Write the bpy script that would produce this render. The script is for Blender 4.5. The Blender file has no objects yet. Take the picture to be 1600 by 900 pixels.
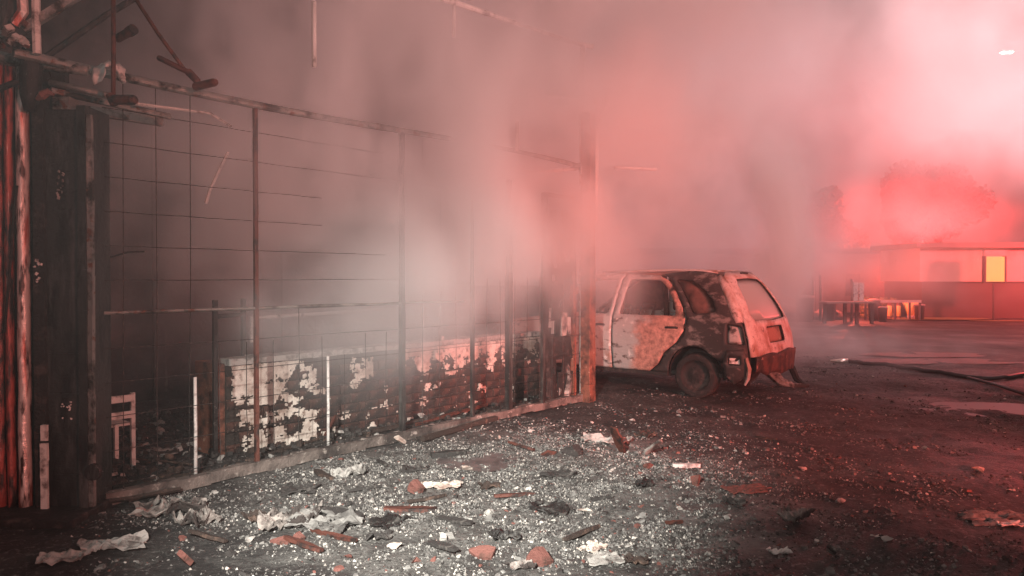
import bpy, bmesh, math, random
from mathutils import Vector, Matrix, noise
from mathutils.geometry import delaunay_2d_cdt
random.seed(7)
S = bpy.context.scene
COL = S.collection
R = math.radians
# ------------------------------------------------------------------ camera
H = 1.52                      # eye height; the horizon lies 15 px above the middle of a 1600 px wide frame
F = 1150.0
cam = bpy.data.objects.new('camera', bpy.data.cameras.new('camera'))
cam.data.lens = 36 * F / 1600
cam.data.clip_end = 500
cam.data.clip_start = 0.05
cam.location = (0, 0, H)
cam.rotation_euler = (R(90) - math.atan(15 / F), 0, 0)
COL.objects.link(cam); S.camera = cam
# ------------------------------------------------------------------ night sky, lit by the town through smoke
W = bpy.data.worlds.new('World'); S.world = W; W.use_nodes = True
bg = W.node_tree.nodes['Background']
bg.inputs['Color'].default_value = (0.325, 0.245, 0.232, 1)
bg.inputs['Strength'].default_value = 0.41
# ------------------------------------------------------------------ lamps
def lamp(name, kind, loc, energy, color, target=None, **kw):
    d = bpy.data.lights.new(name, kind); d.energy = energy; d.color = color
    for k, v in kw.items(): setattr(d, k, v)
    o = bpy.data.objects.new(name, d); o.location = loc
    if target is not None:
        o.rotation_euler = (Vector(target) - Vector(loc)).to_track_quat('-Z', 'Y').to_euler()
    COL.objects.link(o); return o
# hand lamp held just above and left of the phone: white pool on the rubble
lamp('hand_lamp', 'SPOT', (-0.9, 0.2, 2.3), 3700, (1.0, 0.97, 0.90), (-0.45, 5.45, 0.05), spot_size=R(49), spot_blend=1.0, shadow_soft_size=0.05)
lamp('smoke_fill_lamp', 'SPOT', (9.5, -1.5, 4.0), 4400, (1.0, 0.58, 0.57), (4.6, 13.0, 3.9), spot_size=R(42), spot_blend=0.9, shadow_soft_size=0.2)  # added unseen fill that brightens the smoke behind the car
# the phone's own weak flash light
lamp('phone_light', 'SPOT', (0.05, 0.02, 1.60), 75, (1.0, 0.98, 0.93), (-0.6, 6.0, 1.6), spot_size=R(115), spot_blend=0.6, shadow_soft_size=0.02)
# engine's red beacons, right of and behind the photographer: one turned on the car, one on the left cladding
lamp('fire_engine_beacon', 'SPOT', (8.5, -2.5, 2.2), 9500, (1.0, 0.15, 0.11), (1.5, 9.2, 1.0), spot_size=R(31), spot_blend=0.8, shadow_soft_size=0.12)
lamp('fire_engine_beacon', 'SPOT', (5.5, -3.5, 2.2), 2000, (1.0, 0.24, 0.18), (-3.2, 4.8, 1.9), spot_size=R(26), spot_blend=0.8, shadow_soft_size=0.12)
# beacons of the engines that stand far right in the smoke, and a flood and an added unseen fill for the upper right smoke
lamp('far_beacon', 'POINT', (20.3, 48.0, 5.2), 16000, (1.0, 0.06, 0.055), shadow_soft_size=0.1)
lamp('far_beacon', 'POINT', (19.0, 33.8, 3.0), 5200, (1.0, 0.05, 0.05), shadow_soft_size=0.02)
lamp('far_beacon', 'POINT', (12.6, 27.0, 1.6), 500, (1.0, 0.12, 0.08), shadow_soft_size=0.02)
lamp('far_beacon', 'POINT', (22.0, 24.0, 4.0), 4500, (1.0, 0.08, 0.08), shadow_soft_size=0.3)
lamp('far_floodlight', 'SPOT', (22.0, 24.0, 4.0), 8500, (1.0, 0.56, 0.60), (13.5, 23.5, 10.0), spot_size=R(95), spot_blend=0.8, shadow_soft_size=0.2)
lamp('right_smoke_fill', 'SPOT', (14.0, 12.0, 10.5), 9000, (1.0, 0.62, 0.64), (8.0, 18.5, 6.5), spot_size=R(110), spot_blend=0.9, shadow_soft_size=0.3)  # added unseen fill, lifts the dark smoke at the upper right
# unseen fill added to brighten the smoke over the building
lamp('smoke_fill_lamp', 'SPOT', (6.0, -2.5, 3.4), 6000, (1.0, 0.46, 0.42), (0.2, 8.6, 4.0), spot_size=R(46), spot_blend=0.9, shadow_soft_size=0.2)
S.view_settings.view_transform = 'Standard'
S.view_settings.look = 'None'
S.view_settings.exposure = 0.0
S.view_settings.gamma = 1.0
S.render.engine = 'CYCLES'
cy = S.cycles
cy.max_bounces = 9; cy.diffuse_bounces = 2; cy.glossy_bounces = 2; cy.transmission_bounces = 2
cy.transparent_max_bounces = 12; cy.volume_bounces = 6
cy.volume_step_rate = 1.6; cy.volume_max_steps = 256
cy.use_adaptive_sampling = True; cy.adaptive_threshold = 0.015
cy.use_denoising = True
cy.sample_clamp_indirect = 3.0

# ------------------------------------------------------------------ placing helpers (metres from picture measurements)
def G(px, py, z=0.0):
    y = F * (H - z) / (py - 435.0)
    return Vector(((px - 800) / F * y, y, z))
def P(px, py, y):
    return Vector(((px - 800) / F * y, y, H - (py - 435.0) / F * y))
FD = Vector((0.645, 0.764, 0)).normalized()      # direction of the fence
FN = Vector((FD.y, -FD.x, 0))                    # towards the street
F0 = Vector((-2.70, 4.86, 0))                    # fence line origin
def FL(s, z=0.0, off=0.0): return F0 + FD * s + FN * off + Vector((0, 0, z))
def fence_s(px, off=0.0):
    k = (px - 800) / F
    o = F0 + FN * off
    return (k * o.y - o.x) / (FD.x - k * FD.y)

# ------------------------------------------------------------------ mesh builder
class MB:
    def __init__(s): s.v = []; s.f = []; s.m = []
    def add(s, vs, fs, mat=0):
        n = len(s.v); s.v += [tuple(v) for v in vs]
        for f in fs: s.f.append([i + n for i in f]); s.m.append(mat)
        return s
    def box(s, c, size, rot=None, mat=0, taper=1.0, jit=0.0):
        c = Vector(c); h = Vector(size) * 0.5; M = rot or Matrix.Identity(3); vs = []
        for z in (-1, 1):
            t = taper if z > 0 else 1.0
            for x, y in ((-1, -1), (1, -1), (1, 1), (-1, 1)):
                p = Vector((x * h.x * t, y * h.y * t, z * h.z))
                if jit: p += Vector([random.uniform(-jit, jit) for _ in range(3)])
                vs.append(c + M @ p)
        return s.add(vs, [(3, 2, 1, 0), (4, 5, 6, 7), (0, 1, 5, 4), (1, 2, 6, 5), (2, 3, 7, 6), (3, 0, 4, 7)], mat)
    def tube(s, pts, r, n=8, mat=0, cap=True):
        pts = [Vector(p) for p in pts]
        rs = r if isinstance(r, (list, tuple)) else [r] * len(pts)
        vs = []; fs = []
        t0 = (pts[1] - pts[0]).normalized()
        a = t0.orthogonal().normalized()
        for i, p in enumerate(pts):
            t = (pts[min(i + 1, len(pts) - 1)] - pts[max(i - 1, 0)]).normalized()
            a = (a - t * a.dot(t))
            a = a.normalized() if a.length > 1e-6 else t.orthogonal().normalized()
            b = t.cross(a)
            for k in range(n):
                q = 2 * math.pi * k / n
                vs.append(p + (a * math.cos(q) + b * math.sin(q)) * rs[i])
        for i in range(len(pts) - 1):
            for k in range(n):
                fs.append((i * n + k, i * n + (k + 1) % n, (i + 1) * n + (k + 1) % n, (i + 1) * n + k))
        if cap:
            fs.append(tuple(range(n))[::-1]); fs.append(tuple((len(pts) - 1) * n + k for k in range(n)))
        return s.add(vs, fs, mat)
    def lathe(s, prof, c=(0, 0, 0), n=24, axis='Z', mat=0):
        c = Vector(c); vs = []; fs = []
        for (r, z) in prof:
            for k in range(n):
                q = 2 * math.pi * k / n
                x, y = r * math.cos(q), r * math.sin(q)
                v = {'Z': (x, y, z), 'Y': (x, z, y), 'X': (z, x, y)}[axis]
                vs.append(c + Vector(v))
        for i in range(len(prof) - 1):
            for k in range(n):
                fs.append((i * n + k, i * n + (k + 1) % n, (i + 1) * n + (k + 1) % n, (i + 1) * n + k))
        return s.add(vs, fs, mat)
    def build(s, name, mats, parent=None, smooth=False, bevel=0, label=None, kind=None, cat=None, group=None, solid=0, loc=None):
        me = bpy.data.meshes.new(name); me.from_pydata(s.v, [], s.f)
        if not isinstance(mats, (list, tuple)): mats = [mats]
        for m in mats: me.materials.append(m)
        if len(mats) > 1: me.polygons.foreach_set('material_index', s.m)
        if smooth: me.polygons.foreach_set('use_smooth', [True] * len(me.polygons))
        me.update()
        o = bpy.data.objects.new(name, me); COL.objects.link(o)
        if parent: o.parent = parent
        if loc is not None: o.location = loc
        if solid:
            md = o.modifiers.new('thick', 'SOLIDIFY'); md.thickness = solid; md.offset = -1
        if bevel:
            md = o.modifiers.new('bevel', 'BEVEL'); md.width = bevel; md.segments = 2; md.limit_method = 'ANGLE'
        tag(o, label, cat, group, kind)
        return o
def tag(o, label=None, cat=None, group=None, kind=None):
    if label: o['label'] = label
    if cat: o['category'] = cat
    if group: o['group'] = group
    if kind: o['kind'] = kind
    return o
def empty(name, loc, label, cat, group=None, rz=0.0):
    o = bpy.data.objects.new(name, None); o.empty_display_size = 0.2
    o.location = loc; o.rotation_euler = (0, 0, rz); COL.objects.link(o)
    return tag(o, label, cat, group)
def rel(root, p): return Vector(p) - root.location
def inst(name, me, parent, loc, rot=(0, 0, 0), scale=(1, 1, 1)):
    o = bpy.data.objects.new(name, me); COL.objects.link(o); o.parent = parent
    o.location = loc; o.rotation_euler = rot; o.scale = scale
    return o
def drag(o):   # moves a mesh built in world coordinates so that its origin lies at its base
    vs = o.data.vertices
    c = Vector((sum(v.co.x for v in vs) / len(vs), sum(v.co.y for v in vs) / len(vs), min(v.co.z for v in vs)))
    o.data.transform(Matrix.Translation(-c)); o.location = c
    return o

# ------------------------------------------------------------------ materials
def mat(name, base, rough=0.7, metal=0.0, spots=(), bump=0.0, bscale=30.0, coords='Object', rough_var=0.0, spec=None):
    """spots: (colour, noise scale, threshold, softness[, stretch]) layers of grime / wear laid over the base colour"""
    m = bpy.data.materials.new(name); m.use_nodes = True
    nt = m.node_tree; N = nt.nodes; L = nt.links
    b = N['Principled BSDF']; b.inputs['Roughness'].default_value = rough; b.inputs['Metallic'].default_value = metal
    if spec is not None: b.inputs['Specular IOR Level'].default_value = spec
    tc = N.new('ShaderNodeTexCoord')
    src = None
    for i, sp in enumerate(spots):
        c, sc, th, soft = sp[:4]
        mp = N.new('ShaderNodeMapping'); L.new(tc.outputs[coords], mp.inputs[0])
        mp.inputs['Scale'].default_value = sp[4] if len(sp) > 4 else (1, 1, 1)
        mp.inputs['Location'].default_value = (i * 3.7, i * 1.3, i * 5.1)
        n = N.new('ShaderNodeTexNoise'); n.inputs['Scale'].default_value = sc; n.inputs['Detail'].default_value = 6; n.inputs['Roughness'].default_value = 0.62
        L.new(mp.outputs[0], n.inputs['Vector'])
        r = N.new('ShaderNodeMapRange'); r.inputs[1].default_value = th - soft; r.inputs[2].default_value = th + soft
        L.new(n.outputs['Fac'], r.inputs[0])
        mx = N.new('ShaderNodeMix'); mx.data_type = 'RGBA'
        L.new(r.outputs[0], mx.inputs[0])
        if src is None: mx.inputs[6].default_value = (*base, 1)
        else: L.new(src, mx.inputs[6])
        mx.inputs[7].default_value = (*c, 1)
        src = mx.outputs[2]
    if src: L.new(src, b.inputs['Base Color'])
    else: b.inputs['Base Color'].default_value = (*base, 1)
    if bump:
        n = N.new('ShaderNodeTexNoise'); n.inputs['Scale'].default_value = bscale; n.inputs['Detail'].default_value = 7; n.inputs['Roughness'].default_value = 0.65
        L.new(tc.outputs[coords], n.inputs['Vector'])
        bp = N.new('ShaderNodeBump'); bp.inputs['Strength'].default_value = bump; bp.inputs['Distance'].default_value = 0.03
        L.new(n.outputs['Fac'], bp.inputs['Height']); L.new(bp.outputs[0], b.inputs['Normal'])
        if rough_var:
            r = N.new('ShaderNodeMapRange'); r.inputs[1].default_value = 0.35; r.inputs[2].default_value = 0.65
            r.inputs[3].default_value = max(0.05, rough - rough_var); r.inputs[4].default_value = min(1, rough + rough_var)
            n2 = N.new('ShaderNodeTexNoise'); n2.inputs['Scale'].default_value = 0.6; n2.inputs['Detail'].default_value = 5
            L.new(tc.outputs[coords], n2.inputs['Vector'])
            L.new(n2.outputs['Fac'], r.inputs[0]); L.new(r.outputs[0], b.inputs['Roughness'])
    return m
M = {}
M['ground'] = mat('wet sooty ground', (0.030, 0.027, 0.026), 0.72, 0, [((0.075, 0.070, 0.065), 1.3, 0.57, 0.08), ((0.17, 0.16, 0.15), 24, 0.62, 0.05), ((0.012, 0.011, 0.011), 2.6, 0.56, 0.10), ((0.36, 0.34, 0.31), 75, 0.68, 0.03)], 0.9, 26, rough_var=0.20)
M['floor'] = mat('burnt tile floor', (0.05, 0.048, 0.044), 0.6, 0, [((0.11, 0.10, 0.09), 3, 0.55, 0.1), ((0.25, 0.23, 0.2), 30, 0.64, 0.05)], 0.8, 25)
M['soot'] = mat('sooty steel', (0.022, 0.020, 0.019), 0.55, 0.3, [((0.09, 0.085, 0.078), 5, 0.58, 0.06, (2, 2, 0.4)), ((0.30, 0.27, 0.24), 28, 0.68, 0.03)], 0.4, 40)
M['column'] = mat('burnt painted column', (0.032, 0.033, 0.031), 0.5, 0.2, [((0.10, 0.105, 0.10), 3.0, 0.60, 0.10, (3, 3, 0.5)), ((0.012, 0.011, 0.01), 4, 0.55, 0.06, (2, 2, .6)), ((0.45, 0.30, 0.27), 22, 0.73, 0.02)], 0.35, 30)
M['wire'] = mat('burnt wire', (0.04, 0.036, 0.034), 0.5, 0.6, [((0.2, 0.17, 0.15), 30, 0.6, 0.05)])
M['pipe'] = mat('scorched galvanised pipe', (0.30, 0.29, 0.27), 0.42, 0.7, [((0.04, 0.035, 0.03), 6, 0.54, 0.06), ((0.20, 0.09, 0.06), 12, 0.62, 0.04)], 0.5, 45)
M['pale'] = mat('pale scorched metal', (0.62, 0.58, 0.54), 0.55, 0.1, [((0.10, 0.08, 0.07), 9, 0.60, 0.05)], 0.3, 40)
M['white'] = mat('scorched white paint', (0.70, 0.66, 0.62), 0.5, 0, [((0.14, 0.11, 0.10), 9, 0.58, 0.08)], 0.2, 40)
M['redlitsheet'] = mat('sheet with painted red light', (0.34, 0.075, 0.06), 0.4, 0.2, [((0.02, 0.015, 0.014), 6, 0.50, 0.07, (3, 3, .6)), ((0.6, 0.45, 0.42), 12, 0.66, 0.04, (3, 3, .25))], 0.3, 25)  # red light reflected by the ribs is painted into the base colour
M['pinksheet'] = mat('pale ribbed sheet', (0.72, 0.60, 0.56), 0.32, 0.35, [((0.06, 0.03, 0.026), 7, 0.55, 0.06, (3, 3, .6)), ((0.45, 0.10, 0.07), 5, 0.58, 0.07, (3, 3, .3))], 0.3, 22)
M['rustpost'] = mat('rusting red post', (0.26, 0.10, 0.065), 0.6, 0.2, [((0.05, 0.028, 0.022), 7, 0.54, 0.10), ((0.45, 0.27, 0.2), 16, 0.66, 0.04)], 0.5, 30)
M['brick'] = mat('sooty brick', (0.10, 0.045, 0.034), 0.85, 0, [((0.022, 0.016, 0.014), 5, 0.50, 0.08), ((0.22, 0.15, 0.12), 25, 0.66, 0.04)], 0.7, 45)
M['mortar'] = mat('sooty mortar', (0.045, 0.035, 0.03), 0.9, 0, [((0.02, 0.016, 0.014), 5, 0.5, 0.08)], 0.6, 45)
M['plaster'] = mat('whitewash flakes', (0.76, 0.68, 0.60), 0.85, 0, [((0.30, 0.20, 0.16), 3.0, 0.52, 0.13), ((0.20, 0.13, 0.10), 18, 0.60, 0.09)], 0.3, 40)
M['charwall'] = mat('charred wall', (0.030, 0.027, 0.025), 0.9, 0, [((0.075, 0.065, 0.06), 1.6, 0.56, 0.1), ((0.014, 0.012, 0.012), 3, 0.55, 0.1)], 0.6, 12)
M['wood'] = mat('charred timber', (0.045, 0.030, 0.024), 0.8, 0, [((0.16, 0.10, 0.075), 9, 0.60, 0.06, (1, 1, 1)), ((0.3, 0.26, 0.22), 30, 0.68, 0.04)], 0.7, 35)
M['kerb'] = mat('scorched pale kerb rail', (0.20, 0.16, 0.14), 0.85, 0, [((0.05, 0.04, 0.036), 3, 0.5, 0.10), ((0.42, 0.36, 0.32), 11, 0.62, 0.05)], 0.7, 35)
M['cloth'] = mat('ashy cloth', (0.36, 0.32, 0.29), 0.9, 0, [((0.05, 0.04, 0.036), 7, 0.48, 0.08), ((0.4, 0.14, 0.11), 6, 0.66, 0.05)], 0.6, 45)
M['concrete'] = mat('pale rubble', (0.42, 0.40, 0.37), 0.9, 0, [((0.12, 0.11, 0.10), 12, 0.56, 0.08)], 0.5, 50)
M['chipgrey'] = mat('grey rubble chips', (0.25, 0.24, 0.225), 0.9, 0, [((0.08, 0.075, 0.07), 9, 0.5, 0.1)], 0.4, 60)
M['chipwhite'] = mat('white plaster chips', (0.58, 0.54, 0.49), 0.9, 0, [((0.22, 0.2, 0.18), 11, 0.55, 0.1)], 0.4, 60)
M['chipred'] = mat('brick red fragment', (0.19, 0.075, 0.060), 0.8, 0, [((0.08, 0.04, 0.03), 12, 0.60, 0.06)], 0.5, 50)
M['chipdark'] = mat('charred fragment', (0.035, 0.031, 0.029), 0.8, 0, [((0.12, 0.11, 0.1), 20, 0.62, 0.06)], 0.5, 50)
M['brown'] = mat('rusted fitting', (0.13, 0.045, 0.032), 0.6, 0.2, [((0.03, 0.02, 0.018), 9, 0.55, 0.06)], 0.4, 40)
M['hose'] = mat('black hose rubber', (0.02, 0.018, 0.018), 0.4)
M['brass'] = mat('hose nozzle metal', (0.75, 0.70, 0.62), 0.3, 0.8)
M['water'] = mat('puddle water', (0.02, 0.018, 0.017), 0.42, 0, bump=0.05, bscale=6)
def add_pale_pool(m, c, r, col):
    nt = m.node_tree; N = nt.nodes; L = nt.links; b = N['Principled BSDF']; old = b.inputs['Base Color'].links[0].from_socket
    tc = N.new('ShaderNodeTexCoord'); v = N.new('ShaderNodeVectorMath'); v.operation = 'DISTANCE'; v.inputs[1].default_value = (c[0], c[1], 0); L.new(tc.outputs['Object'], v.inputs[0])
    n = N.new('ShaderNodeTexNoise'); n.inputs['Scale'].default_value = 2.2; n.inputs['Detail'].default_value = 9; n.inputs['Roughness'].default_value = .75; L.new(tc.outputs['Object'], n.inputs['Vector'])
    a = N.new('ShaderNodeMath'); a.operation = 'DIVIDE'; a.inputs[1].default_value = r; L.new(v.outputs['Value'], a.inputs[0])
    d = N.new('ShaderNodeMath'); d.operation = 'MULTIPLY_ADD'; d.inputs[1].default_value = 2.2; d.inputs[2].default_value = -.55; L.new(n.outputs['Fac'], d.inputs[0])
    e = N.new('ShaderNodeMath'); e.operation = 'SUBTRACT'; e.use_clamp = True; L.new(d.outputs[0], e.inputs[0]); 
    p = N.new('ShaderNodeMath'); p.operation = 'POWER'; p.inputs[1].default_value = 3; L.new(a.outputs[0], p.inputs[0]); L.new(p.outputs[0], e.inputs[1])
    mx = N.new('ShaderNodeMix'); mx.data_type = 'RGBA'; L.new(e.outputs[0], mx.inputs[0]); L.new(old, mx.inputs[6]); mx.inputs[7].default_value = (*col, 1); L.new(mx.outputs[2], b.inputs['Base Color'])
add_pale_pool(M['ground'], (0.0, 5.4), 2.7, (0.22, 0.215, 0.20))  # lamp pool's brightness painted in along with the pale ash
# car
M['ash'] = mat('ash grey burnt panel', (0.50, 0.46, 0.43), 0.62, 0.15, [((0.36, 0.19, 0.14), 3.2, 0.56, 0.08), ((0.11, 0.09, 0.08), 5.5, 0.60, 0.04, (1, 1, 2.2)), ((0.70, 0.66, 0.62), 11, 0.63, 0.03)], 0.3, 30)
M['ashdoor'] = mat('burnt door with painted red light', (0.40, 0.39, 0.37), 0.6, 0.15, [((0.11, 0.09, 0.08), 5.5, 0.60, 0.04, (1, 1, 2.2)), ((0.66, 0.62, 0.58), 11, 0.63, 0.03)], 0.3, 30)
M['rustdark'] = mat('dark rust', (0.10, 0.045, 0.035), 0.8, 0.1, [((0.03, 0.02, 0.018), 6, 0.5, 0.08), ((0.36, 0.22, 0.18), 9, 0.68, 0.03)], 0.5, 30)
M['ashpale'] = mat('pale burnt tailgate', (0.54, 0.44, 0.41), 0.6, 0.1, [((0.30, 0.17, 0.13), 4.0, 0.53, 0.09), ((0.10, 0.06, 0.05), 9, 0.64, 0.04), ((0.25, 0.18, 0.16), 40, 0.62, 0.05)], 0.25, 30)
M['rustbare'] = mat('rusty burnt panel', (0.30, 0.14, 0.10), 0.7, 0.15, [((0.09, 0.05, 0.042), 5, 0.55, 0.07), ((0.5, 0.38, 0.33), 9, 0.66, 0.04)], 0.35, 30)
M['sootcar'] = mat('soot covered panel', (0.035, 0.030, 0.028), 0.6, 0.15, [((0.20, 0.17, 0.155), 4, 0.60, 0.05, (1, 1, 2)), ((0.32, 0.20, 0.17), 24, 0.70, 0.03)], 0.3, 35)
M['black'] = mat('charred black', (0.016, 0.014, 0.013), 0.8, 0, [((0.06, 0.045, 0.04), 8, 0.6, 0.06)], 0.6, 30)
M['interior'] = mat('burnt car interior', (0.09, 0.05, 0.04), 0.85, 0, [((0.03, 0.02, 0.02), 6, 0.55, 0.08)], 0.5, 25)
M['lens'] = mat('sooted lamp plastic', (0.34, 0.33, 0.31), 0.4, 0, [((0.05, 0.04, 0.035), 7, 0.56, 0.05)], 0.3, 25)
def red_light_part(m, x0, col):  # paints red beacon light over the door's rear part, mottled by noise
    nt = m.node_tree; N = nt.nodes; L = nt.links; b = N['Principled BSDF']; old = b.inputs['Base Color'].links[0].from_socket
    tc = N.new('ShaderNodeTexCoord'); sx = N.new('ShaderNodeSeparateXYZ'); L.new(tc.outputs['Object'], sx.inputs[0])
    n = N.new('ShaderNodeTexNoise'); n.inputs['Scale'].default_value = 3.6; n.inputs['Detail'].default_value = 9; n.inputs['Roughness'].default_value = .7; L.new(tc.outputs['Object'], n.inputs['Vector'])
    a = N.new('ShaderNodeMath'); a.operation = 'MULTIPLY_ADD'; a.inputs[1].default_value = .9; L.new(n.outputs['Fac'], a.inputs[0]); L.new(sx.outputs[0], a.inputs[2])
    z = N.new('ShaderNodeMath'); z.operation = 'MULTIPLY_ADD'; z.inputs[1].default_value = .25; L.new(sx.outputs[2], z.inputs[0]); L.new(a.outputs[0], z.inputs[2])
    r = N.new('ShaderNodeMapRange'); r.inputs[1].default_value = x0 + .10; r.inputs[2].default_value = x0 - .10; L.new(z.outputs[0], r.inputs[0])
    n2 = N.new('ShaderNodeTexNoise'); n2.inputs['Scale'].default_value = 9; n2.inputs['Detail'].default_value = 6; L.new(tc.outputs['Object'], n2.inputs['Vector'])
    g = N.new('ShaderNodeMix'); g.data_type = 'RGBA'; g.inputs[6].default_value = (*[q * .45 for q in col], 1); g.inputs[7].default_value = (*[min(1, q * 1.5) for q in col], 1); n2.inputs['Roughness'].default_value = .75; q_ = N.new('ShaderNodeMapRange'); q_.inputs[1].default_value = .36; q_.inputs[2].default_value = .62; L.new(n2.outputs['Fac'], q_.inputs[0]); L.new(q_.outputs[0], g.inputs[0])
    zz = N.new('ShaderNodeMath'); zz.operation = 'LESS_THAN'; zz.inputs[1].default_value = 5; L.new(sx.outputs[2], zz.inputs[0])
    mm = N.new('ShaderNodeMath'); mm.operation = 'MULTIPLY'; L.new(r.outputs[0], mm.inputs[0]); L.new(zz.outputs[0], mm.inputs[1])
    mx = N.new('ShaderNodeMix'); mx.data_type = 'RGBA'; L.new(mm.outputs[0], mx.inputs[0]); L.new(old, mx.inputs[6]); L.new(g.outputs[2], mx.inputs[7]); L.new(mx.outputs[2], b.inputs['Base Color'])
red_light_part(M['ashdoor'], 1.42, (0.40, 0.20, 0.155))
# far things
M['farwall'] = mat('far rendered wall', (0.40, 0.30, 0.27), 0.9, 0, [((0.25, 0.18, 0.16), 0.7, 0.55, 0.1)], 0.2, 10)
M['farwhite'] = mat('far pale wall', (0.70, 0.60, 0.56), 0.85, 0, [((0.5, 0.4, 0.36), 1, 0.6, 0.1)])
M['fardark'] = mat('far dark wall', (0.14, 0.10, 0.09), 0.9)
M['leaf'] = mat('leaves', (0.07, 0.09, 0.04), 0.6, 0, [((0.11, 0.08, 0.04), 2, 0.55, 0.1)])
M['bark'] = mat('bark', (0.10, 0.07, 0.05), 0.9, 0, bump=0.5)
M['grass'] = mat('dry yellow grass', (0.24, 0.19, 0.09), 0.9)
def emit(name, c, s):
    m = bpy.data.materials.new(name); m.use_nodes = True
    b = m.node_tree.nodes['Principled BSDF']; b.inputs['Base Color'].default_value = (*c, 1)
    b.inputs['Emission Color'].default_value = (*c, 1); b.inputs['Emission Strength'].default_value = s
    return m
M['lampglow'] = emit('lit lamp lens', (1.0, 0.86, 0.72), 60)
M['signlit'] = emit('backlit yellow sign', (1.0, 0.45, 0.12), 1.0)
M['reflect'] = mat('reflective yellow band', (0.95, 0.70, 0.25), 0.4)
M['glass'] = bpy.data.materials.new('soot filmed glass'); M['glass'].use_nodes = True
_b = M['glass'].node_tree.nodes['Principled BSDF']; _b.inputs['Base Color'].default_value = (0.34, 0.34, 0.32, 1)
_b.inputs['Roughness'].default_value = 0.35; _b.inputs['Alpha'].default_value = 0.82

# ================================================================== GROUND
def hgt(x, y):
    n = noise.noise(Vector((x * 0.5, y * 0.5, 0))) * 0.03
    if y < 15: n += noise.noise(Vector((x * 2.3, y * 2.3, 4))) * 0.024 + abs(noise.noise(Vector((x * 7, y * 7, 9)))) * 0.028
    return n
def axis(lo, flo, fhi, hi, fine):
    a = []; v = flo
    while v < fhi: a.append(v); v += fine
    a.append(fhi); st = fine; v = fhi
    while v < hi: st *= 1.35; v += st; a.append(v)
    st = fine; v = flo
    while v > lo: st *= 1.35; v -= st; a.insert(0, v)
    return a
xs = axis(-70, -4.5, 7.0, 90, 0.05); ys = axis(-30, 2.6, 13.0, 140, 0.05)
gv = [(x, y, hgt(x, y)) for y in ys for x in xs]; nx = len(xs)
gf = [(j * nx + i, j * nx + i + 1, (j + 1) * nx + i + 1, (j + 1) * nx + i) for j in range(len(ys) - 1) for i in range(nx - 1)]
g = MB(); g.v = gv; g.f = gf; g.m = [0] * len(gf)
g.build('ground', M['ground'], smooth=True, kind='structure')

def blob_sheet(name, c, rx, ry, m, z, seed, kind='structure', n=40, label=None, cat=None):
    b = MB(); vs = [(0, 0, 0)]
    for k in range(n):
        q = 2 * math.pi * k / n
        r = 1 + 0.35 * noise.noise(Vector((math.cos(q) * 1.4, math.sin(q) * 1.4, seed)))+ 0.15 * noise.noise(Vector((math.cos(q) * 5, math.sin(q) * 5, seed)))
        vs.append((rx * r * math.cos(q), ry * r * math.sin(q), 0))
    b.add(vs, [(0, k + 1, (k + 1) % n + 1) for k in range(n)])
    return b.build(name, m, kind=kind, loc=(c.x, c.y, z), label=label, cat=cat)
c = G(745, 722); blob_sheet('wet_ash_patch', c, .36, .30, mat('smooth wet ash', (0.16, 0.135, 0.13), 0.38, 0, [((0.08, 0.07, 0.068), 8, .55, .08)], 0.3, 30), hgt(c.x, c.y) + 0.016, 3)
for (px, py, rx, ry) in ((1450, 556, 1.1, .55), (1400, 566, .9, .4), (1510, 565, 1.2, .5), (1560, 640, .8, .5)):
    c = G(px, py); blob_sheet('puddle', c, rx, ry, M['water'], hgt(c.x, c.y) + 0.012, px)

# ================================================================== LOOSE RUBBLE
def chip(b, c, s, mi, flat=0.4):
    n = random.choice((4, 5, 6)); a0 = random.random() * 6.28; vs = []
    rr = [random.uniform(0.55, 1.25) for _ in range(n)]
    h = s * flat * random.uniform(0.4, 1.3)
    tx, ty = random.uniform(-.5, .5), random.uniform(-.5, .5)
    for lev in (0, 1):
        for k in range(n):
            q = a0 + 6.283 * k / n
            x, y = rr[k] * s * math.cos(q) * (1 - .25 * lev), rr[k] * s * math.sin(q) * (1 - .25 * lev)
            vs.append((c[0] + x, c[1] + y, c[2] - 0.3 * h + lev * h * 1.3 + x * tx + y * ty))
    fs = [tuple(range(n, 2 * n))] + [(k, (k + 1) % n, n + (k + 1) % n, n + k) for k in range(n)]
    b.add(vs, fs, mi)
rub = MB()
cnt = 0
while cnt < 40000:
    y = 3.2 + 11 * random.random() ** 1.5
    x = random.uniform(-4.2, 6.5)
    px = 800 + F * x / y
    if px < -40 or px > 1640: continue
    off = (Vector((x, y, 0)) - F0).dot(FN)
    d = 1.4 * noise.noise(Vector((x * 1.1, y * 1.1, 3))) + 1.1 * noise.noise(Vector((x * 4, y * 4, 6)))
    e = math.exp(-((x - 0.2) / 2.3) ** 2 - ((y - 5.6) / 2.2) ** 2)
    w = 0.0 + 0.75 * e + 0.6 * d
    if off < 0: w *= 0.45
    if y > 9: w *= 0.5
    if random.random() > w: continue
    s = min(0.035, 0.0034 * math.exp(random.gauss(0, 0.75)) + 0.0008 * y * random.random())
    mi = random.choices((0, 1, 2, 3), (0.03 + 0.07 * e, 0.42, 0.52 - 0.12 * e, 0.04))[0]
    chip(rub, (x, y, hgt(x, y)), s, mi, 0.5); cnt += 1
rub.build('rubble_chips', [M['chipwhite'], M['chipgrey'], M['chipdark'], M['chipred']], kind='stuff', label='fine pale rubble and ash strewn over the dark ground')

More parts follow.
